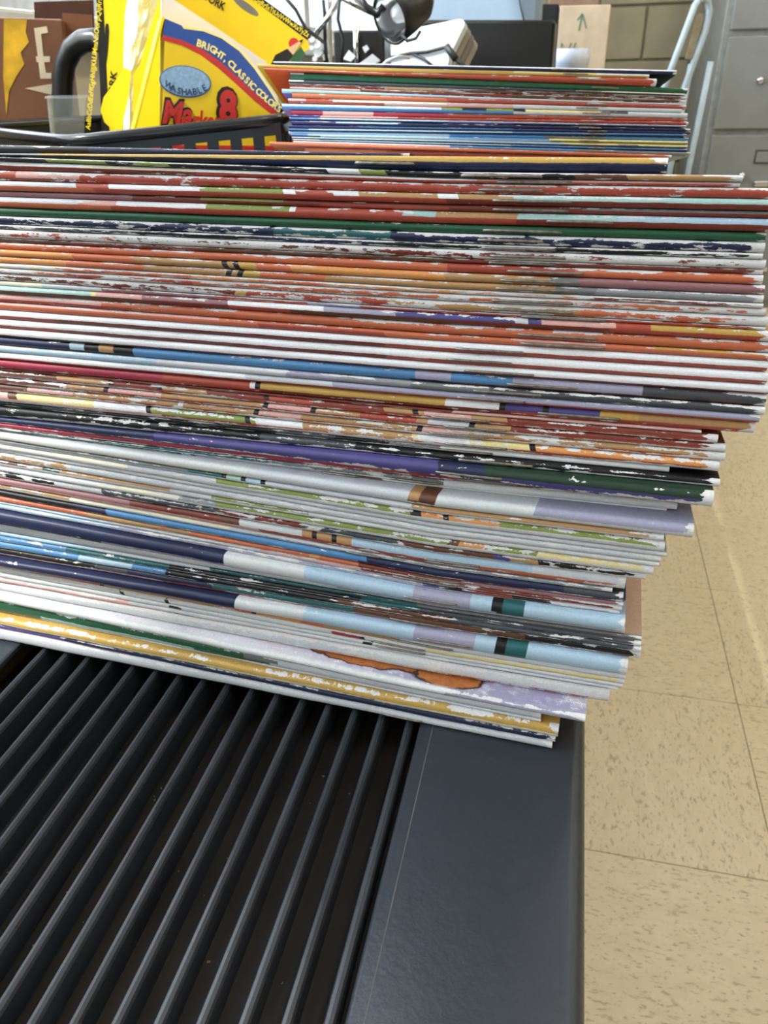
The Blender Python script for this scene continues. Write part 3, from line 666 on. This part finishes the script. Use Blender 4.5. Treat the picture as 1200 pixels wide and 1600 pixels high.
for i in range(FN - 1, -1, -1):
    (xl, xr, y5, y9, sa, sb, upc, loc_, split, wear, front, bk, words) = FAR[i]
    off = {22: .003, 23: .002}.get(i, 0.) + random.uniform(-.0008, .0008)
    hit = lambda px, py, off=off: FT.hit(px, py, -off)
    a, za = hit(500, y5); b_, zb_ = hit(900, y9)
    row = [max(prev[k] + .0009, za + (zb_ - za) * (g - a) / (b_ - a)) for k, g in enumerate(GRID)]
    ey = lambda x, y5=y5, y9=y9: y5 + (y9 - y5) * (x - 500) / 400
    s0, s1 = hit(xl, ey(xl))[0], hit(xr, ey(xr))[0]
    sp = lambda px, h=hit, ey=ey: (h(px, ey(px))[0] - S_MIN) / LEN if px else 0.
    m_ = cover_mat('far booklet cover %d' % i, upc, loc_, split, wear, 90 + i * 1.9, front, bk, sp, bias=.9, end=s1 - S_MIN)
    st_ = [(hit(sa, ey(sa))[0], hit(sb, ey(sb))[0], .5)] if sa else []
    booklet(FT, 'picture_book', '%s booklet down the tilted stack behind the tall stack, %s' % (ordinal(i + 1), words), 'stapled booklets in the tilted stack',
            s0, s1, tab(prev, .00006), tab(row, -.00006), lambda s, off=off: -off, .2035, m_, st_)
    prev = row

# ------------------------------------------------------------------ printed panels
class Face:
    def __init__(s, px, py, D, n):
        s.p = on_y(px, py, D); s.n = Vector(n).normalized()
    def P(s, px, py, lift=0.):
        q = on_plane(px, min(py, 262), s.p + s.n * lift, s.n)
        if py >= 262: q.z = RTOP + .0055          # stands on the basket floor
        return q
    def behind(s, d):
        f = Face.__new__(Face); f.p = s.p - s.n * d; f.n = s.n; return f
    def slab(s, poly, thick, name, material, parent, lift=0., bevel=0.):
        return MB().prism([s.P(x, y, lift) for x, y in poly], -s.n * thick).build(name, material, parent, bevel=bevel)
    def frame(s, a, b):
        A = s.P(*a); B = s.P(*b); ex = (B - A); L = ex.length; ex /= L
        ey = s.n.cross(ex); return A, ex, ey, L
def glyphs(text, bold=.0):
    cu = bpy.data.curves.new('lettering', 'FONT'); cu.body = text; cu.size = 1; cu.offset = bold; cu.resolution_u = 3
    ob = bpy.data.objects.new('lettering', cu); COL.objects.link(ob)
    bpy.context.view_layer.update()
    me = bpy.data.meshes.new_from_object(ob.evaluated_get(bpy.context.evaluated_depsgraph_get()))
    vs = [Vector(v.co) for v in me.vertices]; fs = [list(p.vertices) for p in me.polygons]
    bpy.data.objects.remove(ob); bpy.data.curves.remove(cu); bpy.data.meshes.remove(me)
    return vs, fs
def lettering(face, text, a, b, hpx, name, material, parent, lift=.0004, bold=.02, curve=None, slant=0.):
    """text set on the face from pixel a to pixel b, cap height about hpx pixels; curve: list of pixels to follow instead"""
    mb = MB()
    if curve:
        pts = [face.P(*q) for q in curve]; seg = [(pts[i + 1] - pts[i]).length for i in range(len(pts) - 1)]; tot = sum(seg)
        k = (face.P(curve[0][0], curve[0][1] + hpx) - pts[0]).length / .7
        adv = [({' ': .3, 'I': .3, ',': .28}.get(c, .62)) for c in text]; W_ = sum(adv); pos = 0
        for c, ad in zip(text, adv):
            d = (pos + ad / 2) / W_ * tot; pos += ad
            i = 0
            while i < len(seg) - 1 and d > seg[i]: d -= seg[i]; i += 1
            ex = (pts[i + 1] - pts[i]).normalized(); ey = face.n.cross(ex); o = pts[i] + ex * d
            if c == ' ': continue
            vs, fs = glyphs(c, bold); w2 = max(v.x for v in vs) / 2
            mb.add([o + ex * ((v.x - w2) * k) + ey * (v.y * k) + face.n * lift for v in vs], fs)
    else:
        o, ex, ey, L = face.frame(a, b); vs, fs = glyphs(text, bold)
        w_ = max(v.x for v in vs); kx = L / w_
        o2 = face.P(*a); hh = (face.P(a[0] + hpx, a[1]) - o2).length / .7
        mb.add([o + ex * ((v.x + slant * v.y) * kx) + ey * (v.y * hh) + face.n * lift for v in vs], fs)
    n = len(mb.v); back = [v - face.n * (lift * .6) for v in mb.v]
    return mb.build(name, material, parent)

yel = mat('yellow card', '#f2d714', .35, var=.03); yel2 = mat('golden yellow card', '#e9c41b', .4, var=.04)
blk = mat('black print', '#15130f', .4, var=.02); letter_y = mat('yellow print', '#f3d92f', .5, var=.02); letter_c = mat('cream print', '#f6e58f', .5, var=.02)
blue = mat('blue print', '#2c4f96', .4, var=.03); redp = mat('red print', '#c4302b', .4, var=.05); inner = mat('white card', '#d8d4d6', .6, var=.03)
darkplastic = mat('black plastic', '#17181a', .35, var=.1, scale=200, bump=.05)
def clear_mat(name, col, f, rough=.08):
    m = bpy.data.materials.new(name); m.use_nodes = True; nt = m.node_tree; nt.nodes.remove(nt.nodes['Principled BSDF'])
    t = N(nt, 'ShaderNodeBsdfTransparent'); g = N(nt, 'ShaderNodeBsdfPrincipled'); g.inputs['Base Color'].default_value = srgb(col); g.inputs['Roughness'].default_value = rough
    lw = N(nt, 'ShaderNodeLayerWeight'); lw.inputs[0].default_value = .3; no = N(nt, 'ShaderNodeTexNoise'); no.inputs['Scale'].default_value = 60
    ff = math_node(nt, 'ADD', math_node(nt, 'MULTIPLY', lw.outputs['Facing'], .6), math_node(nt, 'MULTIPLY', no.outputs[0], f), True)
    mx = N(nt, 'ShaderNodeMixShader'); nt.links.new(ff, mx.inputs[0]); nt.links.new(t.outputs[0], mx.inputs[1]); nt.links.new(g.outputs[0], mx.inputs[2])
    nt.links.new(mx.outputs[0], nt.nodes['Material Output'].inputs[0]); return m

# ---- black basket
C0, C1, C3 = on_y(108, 221, .425), on_y(438, 187, .469), on_y(-60, 200, .50)
C2 = C1 + Vector((-.044, .185, 0))
cen = (C0 + C1 + C2 + C3) / 4
bk_ = thing('basket', (cen.x, cen.y, RTOP), 'black plastic slotted basket holding the marker box', 'basket')
tops = [C0, C1, C2, C3]
bots = [Vector((cen.x + (q.x - cen.x) * .985, cen.y + (q.y - cen.y) * .985, RTOP + .001)) for q in tops]
for k in range(4):
    A, B, a_, b_ = tops[k], tops[(k + 1) % 4], bots[k], bots[(k + 1) % 4]
    wn = (B - A).cross(Vector((0, 0, 1))).normalized() * .0025
    def q(u, v): return (A + (B - A) * u) * v + (a_ + (b_ - a_) * u) * (1 - v)
    mb = MB(); nb = 9
    def cell(u0, u1, v0, v1): mb.prism([q(u0, v0), q(u1, v0), q(u1, v1), q(u0, v1)], -wn)
    cell(0, 1, .945, .99); cell(0, 1, .0, .12); cell(0, 1, .48, .54)
    for j in range(nb + 1):
        u0 = max(0, j / nb - .028); u1 = min(1, j / nb + .028)
        cell(u0, u1, .12, .48); cell(u0, u1, .54, .945)
    mb.build('basket_side', darkplastic, bk_)
rim = []
for k in range(4):
    A, B, Z_ = tops[k], tops[(k + 1) % 4], tops[k - 1]
    r_ = .012
    rim += [A + (Z_ - A).normalized() * r_, A + ((Z_ - A).normalized() + (B - A).normalized()) * r_ * .3, A + (B - A).normalized() * r_]
MB().tube(rim, .0032, 10, closed=True).build('rim', mat('rim plastic', '#1f2023', .22, var=.05), bk_)
MB().prism(bots, (0, 0, .003)).build('basket_floor', darkplastic, bk_)

# ---- box of markers
mf = Face(258, 30, .480, (.52, -.854, .0))
mk = thing('marker_box', mf.P(300, 260), 'yellow marker box with blue arched band standing in the basket', 'box')
arc = [(258, 29), (284, 40), (287, 45), (318, 49), (346, 60), (374, 80), (398, 108), (420, 140), (434, 163), (435, 192)]
mf.slab(arc + [(435, 262), (196, 262)], .024, 'front_panel', yel2, mk)
mf.behind(.0245).slab([(252, -4), (272, 0), (345, 48), (416, 97), (434, 150), (435, 262), (200, 262)], .003, 'inner_panel', inner, mk)
mf.slab([(257.5, 27), (212, 206), (196, 262), (192, 262), (208, 206), (253, 26)], .030, 'side_panel', yel, mk, lift=-.0002)
band_low = [(254.5, 55), (285, 63), (316, 77), (345, 97), (373, 122), (402, 149), (428, 170), (436, 175)]
band_red = [(252, 62), (284, 71), (314, 86), (342, 107), (369, 131), (397, 157), (424, 178), (434, 185)]
mf.slab(arc[:-1] + band_low[::-1], .0002, 'blue_band', blue, mk, lift=.00015)
mf.slab(band_low + band_red[::-1], .0002, 'red_band', redp, mk, lift=.00015)
mf.slab([(284, 40), (287, 45), (318, 49), (346, 60), (374, 80), (398, 108), (420, 140), (436, 165), (438, 165), (422, 138), (400, 105), (376, 77), (347, 57), (319, 46), (288, 41)], .0004, 'band_edge', letter_c, mk, lift=.0003)
lettering(mf, 'BRIGHT, CLASSIC COLORS', None, None, 11, 'band_lettering', letter_c, mk, bold=.035, curve=[(306, 71), (330, 81), (352, 97), (374, 120), (397, 143), (420, 163), (437, 177)])
def ellipse(cx, cy, rx, ry, rot, n=28):
    return [(cx + rx * math.cos(t) * math.cos(rot) - ry * math.sin(t) * math.sin(rot), cy + rx * math.cos(t) * math.sin(rot) + ry * math.sin(t) * math.cos(rot)) for t in [2 * math.pi * k / n for k in range(n)]]
mf.slab(ellipse(289.5, 127.5, 41, 25, .14), .0002, 'washable_badge_edge', mat('badge navy', '#3d5d86', .5), mk, lift=.0002)
mf.slab(ellipse(289.5, 127, 39, 23, .14), .0002, 'washable_badge', mat('badge blue', '#8fb0cf', .5, var=.14, scale=500), mk, lift=.0004)
lettering(mf, 'WASHABLE', None, None, 10, 'washable_lettering', mat('badge print', '#2b466f', .5), mk, lift=.0006, bold=.03, curve=[(258, 135), (270, 143), (284, 148), (298, 149), (311, 147), (325, 140)])
lettering(mf, 'Ma', (252, 192), (300, 197), 34, 'product_lettering_edge', blk, mk, lift=.00045, bold=.09, slant=.25)
lettering(mf, 'Ma', (252, 191), (300, 196), 32, 'product_lettering', redp, mk, lift=.0006, bold=.035, slant=.25)
lettering(mf, 'rkers', (300, 201), (352, 204), 26, 'product_lettering', redp, mk, lift=.0006, bold=.035, slant=.25)
lettering(mf, '8', (341, 190), (372, 193), 44, 'count_lettering_edge', blk, mk, lift=.00045, bold=.10)
lettering(mf, '8', (343, 189), (370, 192), 42, 'count_lettering', redp, mk, lift=.0006, bold=.05)
mf.slab([(206, 226), (434, 228), (434, 238), (204, 236)], .0002, 'foot_band', redp, mk, lift=.0002)

# ---- art pencil packs
pf = Face(150, 100, .532, (.25, -.97, 0))
pk = thing('pencil_pack', pf.P(190, 262), 'upright yellow pencil pack with black alphabet edge', 'pencil pack')
pf.slab([(160, -30), (262, -30), (225, 262), (139, 262)], .014, 'card', yel, pk)
pf.slab([(149.5, -30), (160, -30), (139, 262), (124, 262)], .014, 'alphabet_strip', blk, pk, lift=.0001)
lettering(pf, 'AaBbCcDdEeFfGgHhIiJjKkLlMmNnOoPpQqRrSs', (141, 203), (160, -8), 7, 'alphabet_lettering', letter_y, pk, bold=.015)
pf.slab([(166, 36), (169.5, 38), (170.5, 50), (168.5, 80), (166.5, 98), (163, 99), (161.5, 95), (163, 74), (160.5, 66), (161, 61), (164, 58), (164.5, 42)], .0003, 'hanging_slot', blk, pk, lift=.0002)
lettering(pf, 'ARTWORK', (170, 204), (183, 112), 9, 'pack_lettering', blk, pk, bold=.03)
qf = Face(400, 40, .585, (.35, -.935, .0))
qk = thing('pencil_pack', qf.P(360, 262), 'slanted yellow pencil pack with pencils shown at its corner', 'pencil pack')
qf.slab([(236, -45), (345, -38), (396, 0), (480.6, 63), (484, 76), (430, 108), (330, 262), (215, 262)], .012, 'card', yel2, qk)
qf.slab([(345, -38), (362, -38), (413.7, 0), (487, 53), (480.6, 63), (396, 0)], .012, 'alphabet_strip', blk, qk, lift=.0001)
lettering(qf, 'OoPpQqRrSsTtUuVvWwXxYyZz', (378, -12), (481, 58.5), 7, 'alphabet_lettering', letter_y, qk, bold=.015)
lettering(qf, 'ARTWORK', (290, -18), (350, 17), 11, 'pack_lettering', blk, qk, bold=.03)
qf.slab(ellipse(384, 10, 24, 6, .62), .0003, 'hanging_slot', mat('slot grey', '#6e6a62', .5), qk, lift=.0002)
qf.slab(ellipse(459, 68, 8, 9, 0), .0003, 'red_dot', redp, qk, lift=.0002)
qf.slab([(420, 108), (430, 86), (449, 76), (460, 86), (440, 108)], .0003, 'black_pencil', blk, qk, lift=.0003)
qf.slab([(449, 76), (470, 63), (471, 65), (458, 86)], .0003, 'pencil_wood', mat('pencil wood', '#d9b48a', .6), qk, lift=.0004)
qf.slab([(467, 64), (474, 61), (471, 67)], .0003, 'pencil_lead', blk, qk, lift=.0005)
qf.slab([(449, 108), (458, 86), (470, 73), (477, 84), (462, 108)], .0003, 'green_pencil', mat('green print', '#2f5b35', .5), qk, lift=.0003)

# ---- yellow flap and crumpled bag
ff = Face(190, 150, .475, (.35, -.93, .1))
ft = thing('paper_tab', ff.P(190, 262), 'bright yellow folded paper tab beside the marker box', 'paper')
ff.slab([(194, 106), (204, 110), (199, 160), (188, 206), (184, 262), (176, 262), (178, 205), (163, 191), (157, 172), (162, 152), (176, 132)], .001, 'tab_sheet', yel, ft)
bf = Face(215, 50, .522, (.2, -.97, .1))
pl = thing('plastic_bag', bf.P(215, 262), 'crumpled clear plastic bag between the yellow packs', 'bag')
mb = MB(); nu, nv = 8, 20; gr = []
for j in range(nv + 1):
    y = -30 + 292 * j / nv; t = max(0, min(1, y / 108.))
    xl = 203 - 8 * min(1, max(0, (y + 30) / 60)) - 2 * t; xr = (248 - 32 * t) if y < 108 else 208
    for i in range(nu + 1):
        u = i / nu; gr.append(bf.P(xl + (xr - xl) * u, y, .008 * math.sin(u * math.pi) + random.uniform(-.0022, .0022)))
for j in range(nv):
    for i in range(nu):
        a = j * (nu + 1) + i; mb.add([], []); mb.f.append([a, a + 1, a + nu + 2, a + nu + 1]); mb.uv.append([(0, 0)] * 4); mb.sm.append(False)
mb.v = gr
mb.build('bag_film', clear_mat('crumpled film', '#f3f4f2', 1.0, .25), pl)

# ---- brown box printed with an E, black loop, clear tray
ef = Face(60, 120, .56, (.45, -.893, 0))
brown = mat('brown card', '#7b513a', .45, var=.12, scale=25); dbrown = mat('dark brown card', '#472a20', .5, var=.1); pale = mat('pale print', '#d9cbb2', .5)
ek = thing('printed_box', ef.P(40, 285), 'brown printed carton with a large pale letter E', 'carton')
ef.slab([(-60, 25), (97, 30), (104, 285), (-55, 285)], .05, 'carton', brown, ek, bevel=.001)
ef.slab([(53, 3), (146, 0), (148, 60), (55, 60)], .003, 'back_flap', dbrown, ek, lift=-.052)
ef.slab([(97, 20), (143, 23), (146, 80), (100, 80)], .003, 'side_flap', brown, ek, lift=-.02)
ef.slab([(53, 44), (73, 41), (75, 51), (64, 53), (68, 88), (78, 88), (78, 97), (69, 97), (72, 114), (80, 114), (80, 123), (63, 123), (60, 97), (57, 97), (56, 88), (59, 88)], .0003, 'letter_e', pale, ek, lift=.0002)
ef.slab([(39, 138), (82, 131), (80, 148)], .0003, 'pale_triangle', pale, ek, lift=.0002)
ef.slab([(6, 29), (42, 31), (40, 50), (45, 66), (32, 82), (38, 100), (25, 120), (14, 142), (10, 180), (5, 120)], .0003, 'yellow_swirl', mat('yellow swirl', '#d9ac2c', .4, var=.25, scale=60), ek, lift=.0002)
lp = thing('loop_handle', on_y(98, 262, .56), 'thick black plastic loop beside the alphabet edge', 'handle')
pp = [on_y(x, y, .56) for x, y in ((97, 262), (97, 190), (98, 125), (102, 98), (113, 76), (130, 64), (150, 62), (168, 74), (176, 110), (176, 262))]
MB().tube(pp, .0072, 14).build('loop', darkplastic, lp)
cl = Face(100, 180, .455, (.5, -.866, 0))
ck = thing('clear_tray', cl.P(105, 262), 'small clear plastic tray around the black loop', 'tray')
clear = clear_mat('clear plastic', '#dfe6ea', .12)
cl.slab([(73, 152), (133, 151), (130, 258), (84, 258)], .0012, 'tray_front', clear, ck)
cl.behind(.03).slab([(73, 152), (133, 151), (130, 258), (84, 258)], .0012, 'tray_back', clear, ck)
cl.slab([(70, 151), (135, 150), (135, 153), (70, 154)], .031, 'tray_rim', clear, ck, lift=.0005)
cl.slab([(73, 152), (76, 152), (87, 258), (84, 258)], .031, 'tray_end', clear, ck, lift=-.0002)

# ------------------------------------------------------------------ things further along the shelf
def upright(x0, x1, ytop, D, depth, name, label, cat, material, zb=RTOP, part='body', bevel=.002, ytop2=None, yaw=0.):
    A = on_y(x0, ytop, D); B = on_y(x1, ytop if ytop2 is None else ytop2, D + yaw)
    t = thing(name, ((A.x + B.x) / 2, D, zb), label, cat)
    MB().prism([(A.x, A.y, zb), (B.x, B.y, zb), B, A], (0, depth, 0)).build(part, material, t, bevel=bevel)
    return t
chrome = mat('chrome', '#d8dadd', .16, metal=1., var=.05); cable = mat('black cable', '#202227', .5); white_pl = mat('white plastic', '#e9ecef', .35, var=.03)
# clip lamp
LD = .86
lm = thing('clip_lamp', Vector((on_y(515, 100, LD).x, LD, RTOP)), 'chrome and black clip lamp with round head among cables', 'lamp')
def wp(x, y, D=LD): return on_y(x, y, D)
base = wp(515, 105)
MB().lathe((base.x, base.y, RTOP), (0, 0, 1), [(0, .0), (0, .038), (.012, .036), (.016, .012), (.016, 0)]).build('lamp_base', darkplastic, lm)
MB().tube([(base.x, base.y, RTOP + .01), base, wp(514, 20), wp(512, -30)], .0028, 10).build('pole', chrome, lm)
MB().tube([wp(508, 110), wp(507, 20), wp(505, 0)], .0016, 8).build('pole_cable', cable, lm)
MB().tube([wp(490, 58, LD - .01), wp(512, 28, LD - .01), wp(534, -6, LD - .01)], .0026, 10).build('arm', chrome, lm)
MB().tube([wp(534, -6), wp(560, 8), wp(585, 20)], .0035, 10).build('arm', chrome, lm)
hc = wp(618, 24); ax = Vector((-.55, -.75, -.34)).normalized()
MB().lathe(hc - ax * .012, ax, [(-.032, 0), (-.032, .010), (-.022, .017), (-.002, .021), (.020, .0235), (.021, .0215), (.019, .0205)], 28).build('lamp_shade', darkplastic, lm)
MB().lathe(hc - ax * .012, ax, [(.019, .0205), (.006, .017), (-.010, .010), (-.014, 0)], 28).build('reflector', chrome, lm)
MB().lathe(hc - ax * .012, ax, [(-.014, .0), (-.012, .006), (.002, .0095), (.012, .007), (.016, 0)], 18).build('bulb', white_pl, lm)
MB().tube([wp(560, -5), wp(572, 12), wp(590, 22), wp(600, 10)], .004, 8).build('joint', darkplastic, lm)
# dark caddy behind the lamp with papers and cables
cdy = upright(520, 600, 47, .92, .035, 'desk_caddy', 'low black desk caddy under the clip lamp head', 'caddy', darkplastic)
MB().tube([wp(556, 46, .915), wp(557, 108, .915)], .003, 8).build('divider', chrome, cdy)
for k, (poly, D) in enumerate((([(536, 92), (545, 78), (556, 88), (548, 96)], .91), ([(566, 74), (573, 70), (577, 76), (570, 82)], .91), ([(560, 100), (582, 84), (594, 94), (575, 108)], .905))):
    f_ = Face(poly[0][0], poly[0][1], D, (.1, -.95, .3))
    t = thing('paper_scrap', f_.P(*poly[0]), ['torn white scrap low on the black caddy', 'tiny white scrap high on the black caddy', 'folded pale scrap leaning on the black caddy'][k], 'paper', 'paper scraps at the caddy')
    f_.slab(poly, .003, 'scrap', white_pl, t)
bt = thing('tag_bunch', wp(500, 80, .82), 'bunch of small white plastic tags hanging by a cord', 'tag')
for k, (x, y, rx, ry) in enumerate(((488, 62, 4, 5), (496, 70, 5, 7), (487, 75, 4, 4), (497, 82, 7, 8), (505, 72, 4, 6), (509, 89, 5, 6), (492, 92, 4, 5))):
    f_ = Face(x, y, .82 + .002 * k, (.1, -.97, .2)); f_.slab(ellipse(x, y, rx, ry, .4, 12), .002, 'tag', white_pl, bt, bevel=.0005)
MB().tube([wp(x, y, .825) for x, y in ((440, -10), (462, 15), (478, 45), (496, 58), (508, 68), (512, 110))], .0018, 8).build('cord', cable, bt)
for k, (pts, D, lab) in enumerate(((((531, -10), (528, 30), (536, 62), (533, 110)), .84, 'thin black cable hanging in front of the caddy'), (((592, 108), (604, 96), (622, 88), (640, 90)), .88, 'white cable curling past the lamp head'), (((628, 55), (636, 64), (650, 60), (657, 48)), .845, 'short black wire looped under the lamp head'))):
    t = thing('cable', wp(pts[-1][0], pts[-1][1], D), lab, 'cable')
    MB().tube([wp(x, y, D) for x, y in pts], .0016, 8).build('wire', white_pl if k == 1 else cable, t)
# leaning tablets
tf = Face(690, 60, 1.08, (-.25, -.90, .36))
tb_mats = [mat('tablet white', '#dfe9f1', .3, var=.02), mat('tablet tan', '#a89f93', .4), mat('tablet grey', '#8f8a84', .4), mat('tablet beige', '#b5aca0', .4)]
for k in range(4):
    g_ = tf.behind(.0135 * k); dx, dy = 5.5 * k, 10 * k
    poly = [(600, 62), (650, 43), (714, 29.5), (722, 29.5), (726, 34), (725, 41), (703, 86), (684, 124), (596, 124)]
    t = thing('tablet', g_.P(660, 130), ['white tablet at the front of the leaning row', 'tan cased tablet second in the leaning row', 'grey cased tablet third in the leaning row', 'beige cased tablet last in the leaning row'][k], 'tablet', 'tablets leaning in a row')
    pts_ = [g_.P(x + dx, y + dy) for x, y in poly]
    dn_ = Vector((0, 0, -1)) - g_.n * Vector((0, 0, -1)).dot(g_.n); dn_.normalize(); dn_ = (dn_ + g_.n.cross(dn_) * .0).normalized()
    for q_ in (7, 8): pts_[q_] = pts_[q_] + dn_ * ((pts_[q_].z - RTOP - .0045) / -dn_.z)
    MB().prism(pts_, -g_.n * .011).build('case', tb_mats[k], t, bevel=.0015)
t = thing('cable', tf.P(725, 100), 'black charging cable lying across the white tablet', 'cable')
MB().tube([tf.P(x, y, .004) for x, y in ((600, 92), (642, 83), (668, 81), (695, 74), (701, 79), (712, 92), (728, 106))], .0022, 8).build('wire', cable, t)
MB().tube([tf.P(x, y, .006) for x, y in ((698, 72), (703, 80), (712, 92))], .0042, 8).build('plug', cable, t)
MB().tube([tf.P(x, y, .004) for x, y in ((642, 83), (662, 92), (680, 106))], .0018, 8).build('wire', cable, t)
t = upright(655, 868, 31, 1.3, .10, 'monitor', 'wide black screen standing behind the leaning tablets', 'monitor', mat('screen black', '#0b0c10', .3, var=.05), bevel=.004)
upright(847, 873, 6, 1.45, .08, 'black_case', 'tall narrow black case beside the cardboard', 'case', mat('case black', '#101012', .5))
t = upright(630, 847, -40, 1.62, .20, 'printer', 'pale grey blue printer body behind the black screen', 'printer', mat('printer grey', '#8fa3b8', .4, var=.03), bevel=.03)
MB().tube([on_y(x, y, 1.615) for x, y in ((809, -20), (813, 10), (819, 34))], .0012, 6).build('seam', cable, t)
t = upright(875, 955, 9, 2.2, .07, 'cardboard_box', 'plain upright cardboard box with a drawn green arrow', 'cardboard box', mat('cardboard', '#cdb79b', .7, var=.06, scale=30), ytop2=7)
cf = Face(910, 50, 2.199, (0, -1, 0)); grn = mat('green pen', '#5f8a78', .7)
for pl_ in ([(903, 48), (905, 48), (911, 22), (909, 22)], [(909, 21), (911, 22), (903, 32), (901, 31)], [(909, 21), (911, 21), (917, 44), (915, 44)]):
    cf.slab(pl_, .0006, 'arrow_stroke', grn, t, lift=.0004)
for pl_ in ([(877, 66), (880, 70), (878, 74), (876, 74)], [(888, 75), (892, 67), (894, 67), (890, 75)], [(895, 75), (899, 67), (901, 67), (897, 75)]):
    cf.slab(pl_, .0006, 'pen_stroke', grn, t, lift=.0004)
upright(860, 940, -30, 2.55, .08, 'carton', 'brown carton behind the upright cardboard box', 'carton', mat('carton brown', '#8c705a', .7))
c_ = on_y(896, 76, 1.95); rad_c = .036
t = thing('paper_cup', (c_.x, c_.y, RTOP), 'pale blue white cup in front of the cardboard box', 'cup')
hz = c_.z - RTOP
MB().lathe((c_.x, c_.y, RTOP), (0, 0, 1), [(0, 0), (0, rad_c * .75), (hz - .03, rad_c * .95), (hz - .028, rad_c), (hz, rad_c), (hz, rad_c - .002), (hz - .05, rad_c - .004)], 24).build('cup_wall', mat('cup white', '#d7def0', .45, var=.06), t)

# ---- filing cabinet and folding chair by the far wall
steel = mat('cabinet steel', '#858784', .42, var=.04, scale=12, metal=.0); steel2 = mat('cabinet trim', '#92948f', .4)
CY = 3.3
cx0 = on_y(1137, 0, CY).x; cx1 = cx0 + .46
fc = thing('filing_cabinet', ((cx0 + cx1) / 2, CY + .33, 0), 'tall grey beige steel filing cabinet against the block wall', 'cabinet')
MB().box((cx0, CY, 0), (cx1, CY + .68, 1.33)).build('cabinet_body', steel2, fc, bevel=.004)
zs = [.02, .322, .627, .932, 1.237]
for k in range(4):
    dr = MB().box((cx0 + .022, CY - .018, zs[k] + .008), (cx1 - .022, CY + .01, zs[k + 1] - .012)).build('drawer', steel, fc, bevel=.004)
    zc = zs[k] + .20
    xm = on_y(1180, 232, CY).x
    MB().box((xm, CY - .022, zc), (xm + .075, CY - .0175, zc + .045)).build('label_holder', mat('label frame', '#3a3a38', .5), dr)
    MB().box((xm + .005, CY - .0225, zc + .005), (xm + .07, CY - .0215, zc + .04)).build('label_card', steel, dr)
    MB().box((xm + .01, CY - .05, zc - .075), (xm + .12, CY - .017, zc - .055)).build('handle', chrome, dr, bevel=.004)
    MB().lathe((on_y(1183, 140, CY).x - .0, CY - .018, zs[k] + .16), (0, -1, 0), [(0, .012), (.012, .012), (.016, .008), (.016, 0)], 14).build('latch', chrome, dr)
tubem = mat('chair tube', '#b9cad6', .35, var=.04)
ch = thing('folding_chair', (on_y(1075, 140, 3.1).x, 3.15, 0), 'folded pale blue grey tubular chair beside the filing cabinet', 'chair')
def toward_floor(a, b):
    d = b - a; return a + d * ((.012 - a.z) / d.z)
A1, A2 = on_y(1086, 8, 3.02), on_y(1050, 104, 3.02); B1, B2 = on_y(1109, 16, 3.08), on_y(1069, 138, 3.08)
MB().tube([toward_floor(A1, A2), A2, A1, on_y(1092, 0, 3.03), on_y(1099, -3, 3.05), on_y(1106, 2, 3.07), B1, on_y(1102, 50, 3.08), B2, toward_floor(on_y(1102, 50, 3.08), B2)], .0105, 10).build('back_frame', tubem, ch)
D1, D2 = on_y(1111, 96, 3.12), on_y(1081, 240, 3.12)
MB().tube([D1, D2, toward_floor(D1, D2)], .0105, 10).build('rear_leg', tubem, ch)
E1, E2 = on_y(1080, 100, 3.2), on_y(1052, 240, 3.2)
MB().tube([E1, E2, toward_floor(E1, E2)], .0105, 10).build('rear_leg', tubem, ch)
MB().prism([on_y(1090, 20, 3.06), on_y(1108, 22, 3.09), on_y(1092, 92, 3.09), on_y(1070, 92, 3.06)], (0, .004, 0)).build('back_plate', mat('chair plate', '#a39a86', .5), ch)
